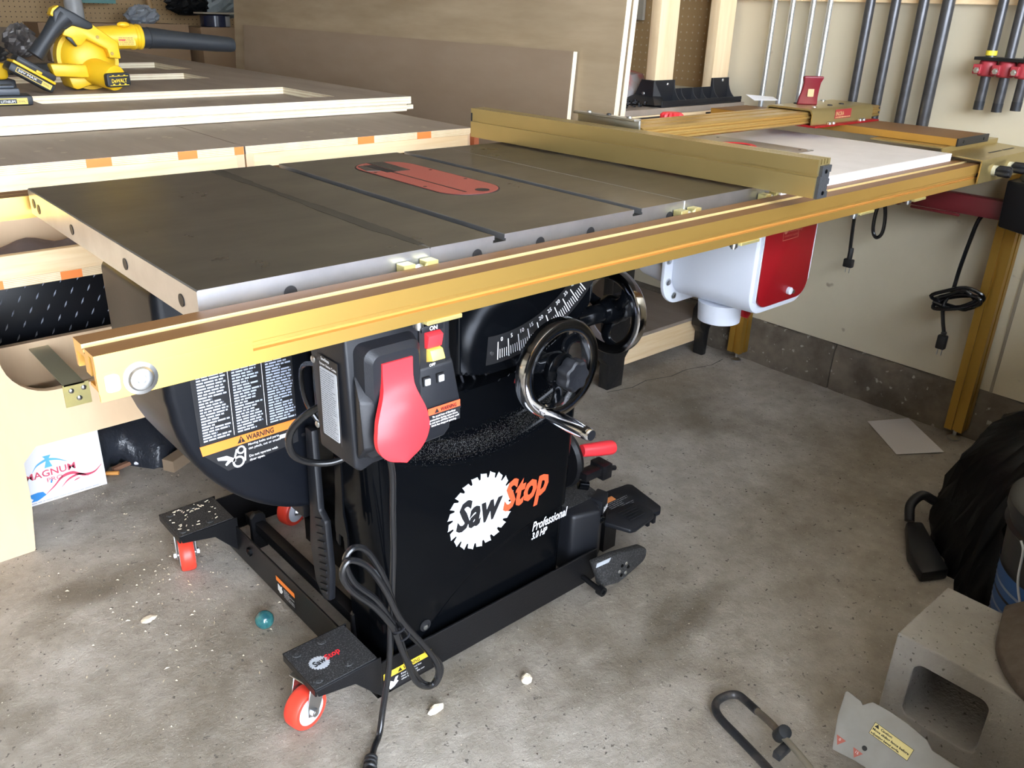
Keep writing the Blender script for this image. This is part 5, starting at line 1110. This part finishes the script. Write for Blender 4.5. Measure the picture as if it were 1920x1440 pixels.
for x, y, z in ((1.915, .8985, .952), (2.205, .8985, .957)): b = MB(); b.sphere((x, y, z), .005, 12, (1, .5, 1)); b.build('tray_screw', ZINC, cbh)
b = MB(); b.sphere((1.836, .93, .925), .005, 12, (.5, 1, 1)); b.build('tray_screw', ZINC, cbh)
# things on the corner bench
rb = thing('red_bag', (1.78, 1.05, .8905), 'red and grey plastic packet behind the small hardware heap on the corner bench', 'bag')
b = MB(); R_ = []
rnd = random.Random(8)
for i in range(11):
    x = 1.66+.026*i; h = .030+.055*sm(0, 6, i)*1+rnd.uniform(-.004, .004); R_.append([(x, .985, .892), (x, .975+rnd.uniform(0, .01), .892+h*.45), (x, 1.01, .892+h), (x, 1.09, .892+h+.012), (x, 1.16, .892)])
b.loft(R_); b.build('packet', mat('packet_red', (.30, .035, .03), .35, 0, (.24, .22, .22), nscale=9, p=(.45, .6)), rb, smooth=False)
b = MB(); rnd = random.Random(9)
for i in range(60):
    x, y, z = rnd.uniform(1.665, 1.80), rnd.uniform(.87, .95), .893+rnd.uniform(0, .020); b.sphere((x, y, z), rnd.uniform(.003, .007), 6, (1.4, .8, .8))
lab(b.build('small_hardware', mat('hardware_dark', (.04, .04, .045), .2, .9)), 'heap of small dark and shiny hardware on the corner bench', 'hardware')['kind'] = 'stuff'
b = MB(); b.box(1.66, 1.86, 1.10, 1.13, .985, .992); lab(b.build('black_strip', BLACKP), 'thin black strip lying on top of the red packet', 'strip')
hb = thing('hanging_bag', (2.2, 1.35, 1.1), 'clear plastic bag hanging on the pegboard beside the leaning plywood', 'bag')
b = MB(); b.loft([[(2.235, 1.30, z), (2.235, 1.45, z), (2.25, 1.45, z), (2.25, 1.30, z)] for z in (1.13, 1.5)]); b.build('bag', mat('clear_bag', (.30, .27, .22), .15), hb, bevel=.004)

# ------------------------------------------------------------------ things on the floor, right
pp = MB(); pp.add([(2.111, .131, .002), (1.970, -.032, .002), (2.089, -.118, .006), (2.235, .058, .004), (2.111, .131, .0026), (1.970, -.032, .0026), (2.089, -.118, .0066), (2.235, .058, .0046)], [(0, 1, 2, 3), (4, 5, 6, 7), (0, 1, 5, 4), (1, 2, 6, 5), (2, 3, 7, 6), (3, 0, 4, 7)])
lab(pp.build('paper_sheet', PAPER, smooth=False), 'white sheet of paper on the floor by the front brass leg', 'paper')
# hollow concrete block: two cells open towards the saw
def cblock():
    b = MB(); x0, x1, y0, y1, z0, z1 = .955, 1.155, -.895, -.488, 0, .193
    cells = [rrect(-.652, -.527, .040, .153, .018), rrect(-.857, -.732, .040, .153, .018)]
    # walls as separate solids around rounded cells
    def slab(a, c, e, f): b.box(x0, x1, a, c, e, f)
    rnd = random.Random(2)
    out = [(y1, z0), (y1, z1), (y0, z1), (y0, z0)]
    n = 28
    for x, flip in ((x0, 0), (x1, 1)):
        pass
    m = bpy.data.meshes.new('concrete_block'); bm = bmesh.new()
    vs = []
    def loop(pts, x): return [bm.verts.new((x, p[0], p[1])) for p in pts]
    for x in (x0, x1):
        lo_ = loop(out, x); ls = [loop(c, x) for c in cells]
        es = []
        for L in [lo_]+ls:
            es += [bm.edges.new((L[i], L[(i+1) % len(L)])) for i in range(len(L))]
        bmesh.ops.triangle_fill(bm, use_beauty=True, edges=es); vs.append((lo_, ls))
    for k in range(4): bm.faces.new((vs[0][0][k], vs[0][0][(k+1) % 4], vs[1][0][(k+1) % 4], vs[1][0][k]))
    for c in range(2):
        A, B_ = vs[0][1][c], vs[1][1][c]
        for k in range(len(A)): bm.faces.new((A[k], A[(k+1) % len(A)], B_[(k+1) % len(A)], B_[k]))
    bmesh.ops.recalc_face_normals(bm, faces=bm.faces)
    c = Vector(((x0+x1)/2, (y0+y1)/2, 0)); bmesh.ops.translate(bm, verts=bm.verts, vec=-c)
    bm.to_mesh(m); bm.free(); m.materials.append(BLOCK)
    o = bpy.data.objects.new('concrete_block', m); COL.objects.link(o); o.location = c
    md = o.modifiers.new('b', 'BEVEL'); md.width = .003; md.segments = 2; md.limit_method = 'ANGLE'
    return o
lab(cblock(), 'grey hollow concrete block on the floor at the lower right', 'concrete block')
# curved brown pad resting on the block
b = MB(); E1 = [(1.150, -.586), (1.050, -.612), (1.000, -.638), (.963, -.672), (.940, -.705)]; E2 = [(1.16, -.64), (1.09, -.69), (1.03, -.73), (.99, -.76), (.96, -.79)]
A_ = spline([(x, y, 0) for x, y in E1], 4); B_ = spline([(x, y, 0) for x, y in E2], 4)
b.loft([[(p.x, p.y, .1945), (p.x, p.y, .215), ((p.x+q.x)/2, (p.y+q.y)/2, .240), (q.x, q.y, .215), (q.x, q.y, .1945)] for p, q in zip(A_, B_)]); lab(b.build('brown_pad', BROWN, bevel=.004, angle=60), 'curved dusty brown pad lying on the concrete block at the frame edge', 'pad')
# U shaped steel handle lying on the floor
uh = thing('steel_handle', (.75, -.36, 0), 'worn black steel U shaped handle lying on the floor at the bottom', 'handle')
b = MB(); b.tube([(.640, -.476, .060), (.665, -.432, .045), (.692, -.372, .030), (.712, -.322, .020), (.728, -.298, .016), (.748, -.288, .016), (.775, -.292, .016), (.787, -.305, .018), (.782, -.325, .022), (.765, -.358, .034)], .0075, 14); b.build('bar', STEELD, uh)
b = MB(); b.tube([(.765, -.358, .034), (.752, -.392, .042), (.735, -.425, .050)], .0065, 14); b.build('inner_bar', mat('rusty_steel', (.12, .10, .08), .55, .4, (.2, .17, .13), nscale=30), uh)
b = MB(); b.tube([(.735, -.425, .050), (.718, -.462, .056), (.700, -.50, .06)], .0055, 12); b.build('extension_bar', mat('worn_zinc', (.30, .27, .21), .5, .5), uh)
b = MB(); b.cyl((.742, -.415, .036), (.736, -.428, .062), .012, n=16); b.box(.700, .735, -.445, -.43, .03, .045); b.build('joint', STEELD, uh, bevel=.002)
# aluminium mitre fence half with its yellow label, tilted
af = thing('aluminium_fence', (.73, -.56, 0), 'dull aluminium fence plate with yellow caution label leaning by the concrete block', 'fence')
O = Vector([0.7787, -0.4928, 0.045]); U = Vector([0.0774, -0.997, 0.0]); V = Vector([0.5412, 0.042, 0.8398]); N = U.cross(V).normalized()
b = MB(); b.T = Matrix(((U.x, V.x, N.x, O.x), (U.y, V.y, N.y, O.y), (U.z, V.z, N.z, O.z), (0, 0, 0, 1)))
b.prism([(0.0, 0.0), (-0.0042, 0.0168), (-0.0126, 0.0553), (-0.016, 0.0953), (-0.0125, 0.0982), (0.0114, 0.0937), (0.0158, 0.0895), (0.0278, 0.1023), (0.0509, 0.1024), (0.0853, 0.0985), (0.1204, 0.0902), (0.1327, 0.0795), (0.155, 0.0781), (0.1873, 0.0762), (0.2046, 0.0609), (0.1268, -0.0079), (0.0715, 0.0022), (0.0356, 0.003), (0.0054, 0.0005)], 'Z', -.006, 0); pl2 = b.build('plate', ALU, af, bevel=.0012, seg=2)
LO = O+U*0.0407+V*0.0547; LU = (U*0.9912+V*-0.1322).normalized(); LV = N.cross(LU)
cl = plate([(0, 0), (0.0666, 0), (0.0666, 0.0211), (0, 0.0211)], 'caution_label', mat('label_cream', (.72, .60, .25), .6), af, LO, LU, LV, th=.0004)
plate([(0, 0), (0.0666, 0), (0.0666, 0.0211), (0, 0.0211), (0, .0006), (.0006, .0006), (.0006, 0.0205), (0.0660, 0.0205), (0.0660, .0006), (0, .0006)], 'label_border', INK, af, LO, LU, LV, th=.0006)
for k, tx in enumerate(('Caution:', 'Move sliding fence before', 'adjusting bevel angle.')):
    text(tx, 'lettering', INK, af, LO+LU*(.0125 if k == 0 else .0018)+LV*(0.0211*(.70-.30*k)), LU, LV, 0.0036, width=0.0666*(.30, .93, .74)[k], bold=.03, lift=.0008)
plate([(0, 0), (.008, 0), (.004, .006)], 'hazard_triangle', INK, af, LO+LU*.002+LV*0.0144, LU, LV, th=.0008)
for p, c in (((0.0057, 0.0199), '0'), ((0.0359, 0.0156), '15')):
    q = O+U*p[0]+V*p[1]
    plate([(-.0085, .005), (.0085, .005), (0, -.009)], 'red_mark', mat('faded_red', (.38, .10, .07), .7), af, q, LU, LV, th=.0003)
    text(c, 'lettering', PAPER, af, q-LU*.002-LV*.001, LU, LV, .0045, lift=.0006)
plate([(p[0], p[1]) for p in disc_poly(.0042, 12)], 'plate_hole', INK, af, O+U*0.0439+V*0.0291, LU, LV, th=.0003)

# bin bag, dustpan like tray, bucket with blue label
bgm = MB(); rnd = random.Random(14); R_ = []
pts0 = [(1.60, -.31), (1.50, -.39), (1.435, -.445), (1.425, -.51), (1.475, -.60), (1.53, -.72), (1.66, -.80), (1.95, -.72), (2.15, -.50), (2.16, -.33), (2.00, -.25), (1.82, -.24), (1.70, -.26)]
base = spline([(x, y, 0) for x, y in pts0], 5, True); cxy = Vector((1.80, -.52, 0))
for z, k in ((0, 1.0), (.03, 1.02), (.10, .98), (.18, .90), (.25, .78), (.30, .58), (.33, .30)):
    R_.append([tuple(cxy+(p-cxy)*(k+.035*math.sin(i*1.7+z*30))+Vector((0, 0, z+.012*math.sin(i*2.3)*(z > .01)))) for i, p in enumerate(base)])
bgm.loft(R_); lab(bgm.build('bin_bag', BAG, angle=80), 'full black bin bag on the floor at the right edge', 'bag')
dp = thing('dustpan', (1.58, -.27, 0), 'dark flat dustpan on the floor against the black bin bag', 'dustpan')
b = MB(); b.loft([[(1.595, -.235, z), (1.625, -.262, z), (1.475, -.392, z), (1.412, -.358, z), (1.47, -.30, z)] for z in (.002, .03)]); b.build('pan', BLACKP, dp, bevel=.006)
b = MB(); b.tube([(1.600, -.240, .03), (1.625, -.225, .06), (1.665, -.232, .075), (1.69, -.255, .06)], .012, 12); b.build('pan_handle', BLACKP, dp)
bk = thing('bucket', (1.28, -.665, 0), 'black bucket with blue label and wire handle at the right edge', 'bucket')
bc = Vector((1.325, -.660, 0))
b = MB(); b.lathe(bc, (0, 0, 1), [(0, .125), (.34, .150), (.345, .158), (.365, .158), (.368, .152), (.368, .128), (.36, .125), (.33, .120), (.32, .02)], 56); b.build('pail', mat('pail_black', (.012, .013, .015), .4), bk)
b = MB(); b.lathe(bc+Vector((0, 0, .31)), (0, 0, 1), [(0, .1485), (.008, .156), (.014, .1485)], 56, closed=True); b.build('pail_rim', BLACKP, bk)
def band(z0, z1, a0, a1, m, nm, lift=.0012):
    b = MB(); K = 24
    for i in range(K): pass
    b.add([(bc.x+(.125+.025*z/.34+lift)*math.cos(a), bc.y+(.125+.025*z/.34+lift)*math.sin(a), z) for z in (z0, z1) for a in [math.radians(a0+(a1-a0)*i/K) for i in range(K+1)]], [(i, i+1, i+K+2, i+K+1) for i in range(K)])
    return b.build(nm, m, bk)
band(.075, .235, 95, 260, BLUEL, 'blue_label')
for k, z in enumerate((.235, .200, .178, .150, .125, .098)): band(z-.004, z+.002, 96, 259, mat('pale_blue_line', (.25, .32, .45), .5) if k % 2 else INK, 'label_stripe', .0020)
b = MB(); P = []
for i in range(13): a = math.radians(150-9*i*0); 
b.tube([(1.190, -.570, .325), (1.182, -.580, .310), (1.166, -.590, .26), (1.152, -.612, .215)], .0022, 8); b.build('wire_handle', mat('wire_grey', (.55, .58, .6), .4, .5), bk)
for k in range(22):
    rnd = random.Random(k); 
b = MB(); rnd = random.Random(77)
for i in range(40):
    a, r = rnd.uniform(0, 6.28), rnd.uniform(0, .10); x, y = bc.x+r*math.cos(a), bc.y+r*math.sin(a); z = .325+rnd.uniform(0, .02); b.sphere((x, y, z), rnd.uniform(.006, .014), 6, (1.3, 1, .5))
b.build('litter', mat('litter', (.10, .08, .06), .8), bk, kind='stuff')
crumple('dry_leaf', (1.545, -.50, .235), (.014, .010, .004), mat('leaf_yellow', (.35, .24, .07), .7), 31, 'small yellow dry leaf on the black bin bag', 'leaf', 6)
# pale curved lid at the lower right corner
b = MB(); b.lathe((.86, -.79, .235), (-.5, .1, 1), [(0, .062), (.008, .066), (.014, .060)], 32); lab(b.build('pale_lid', mat('pale_lid', (.55, .57, .6), .5)), 'pale round lid on the block at the bottom right corner', 'lid')

# ------------------------------------------------------------------ small things on the floor
b = MB(); b.sphere((.217, .433, .019), .019, 28); lab(b.build('marble_ball', GREEN), 'small teal ball on the floor left of the rolling base', 'ball')
for k, (x, y, s_, lb) in enumerate(((.345, .030, (.016, .008, .008), 'curled pale wood chip in front of the yellow warning label'), (.520, -.020, (.010, .010, .010), 'pale pebble in front of the middle of the rolling base'), (.045, .600, (.016, .010, .004), 'pale wood flake on the floor below the rear left castor'))):
    crumple('wood_chip', (x, y, s_[2]), s_, CHIP, 40+k, lb, 'wood chip', 6)
b = MB(); rnd = random.Random(21)
def flake(x, y, l, w_):
    a = rnd.uniform(0, PI); c, s_ = math.cos(a), math.sin(a); z = .0015
    b.add([(x-l*c, y-l*s_, z), (x-w_*s_, y+w_*c, z+.001), (x+l*c, y+l*s_, z), (x+w_*s_, y-w_*c, z+.0022)], [(0, 1, 2), (0, 2, 3)])
for i in range(170): flake(rnd.gauss(.10, .13), rnd.gauss(.66, .16), rnd.uniform(.001, .006)*rnd.random()+.001, rnd.uniform(.0006, .002))
for i in range(160): flake(rnd.uniform(-.3, .5), rnd.gauss(1.12, .12), rnd.uniform(.001, .004), rnd.uniform(.0006, .002))
for i in range(220): flake(rnd.uniform(-.4, 1.9), rnd.uniform(-.6, .7), rnd.uniform(.0005, .0015), rnd.uniform(.0004, .001))
lab(b.build('wood_shavings', CHIP, smooth=False), 'scattered pale wood shavings on the concrete floor at the left', 'shavings')['kind'] = 'stuff'
b = MB(); 
for i in range(70): flake(rnd.uniform(-.3, 1.9), rnd.uniform(-.6, 1.0), rnd.uniform(.0015, .004), rnd.uniform(.001, .002))
lab(b.build('dark_crumbs', mat('dark_crumb', (.05, .03, .02), .8), smooth=False), 'scattered dark crumbs on the concrete floor', 'debris')['kind'] = 'stuff'

# unseen boxes added outside the frame to shade the right floor and lower wall
for k, (x0, x1, h, lb) in enumerate(((.34, 1.34, 1.06, 'unseen dark box added to shade the right side, nearer the door opening'), (1.36, 2.22, 1.08, 'unseen dark box added to shade the right side, against the right wall'))):
    ss = thing('shade_box', ((x0+x1)/2, -1.3, 0), lb, 'cabinet')
    b = MB(); b.box(x0, x1, -1.52, -.97, .0, h); b.build('body', mat('shade_box_dark', (.03, .03, .03), .6), ss, bevel=.004)
    b = MB(); b.box(x0+.02, (x0+x1)/2-.003, -.97, -.955, .05, h-.03); b.build('door', mat('shade_box_dark', (.03, .03, .03), .6), ss)
    b = MB(); b.box((x0+x1)/2+.003, x1-.02, -.97, -.955, .05, h-.03); b.build('door', mat('shade_box_dark', (.03, .03, .03), .6), ss)
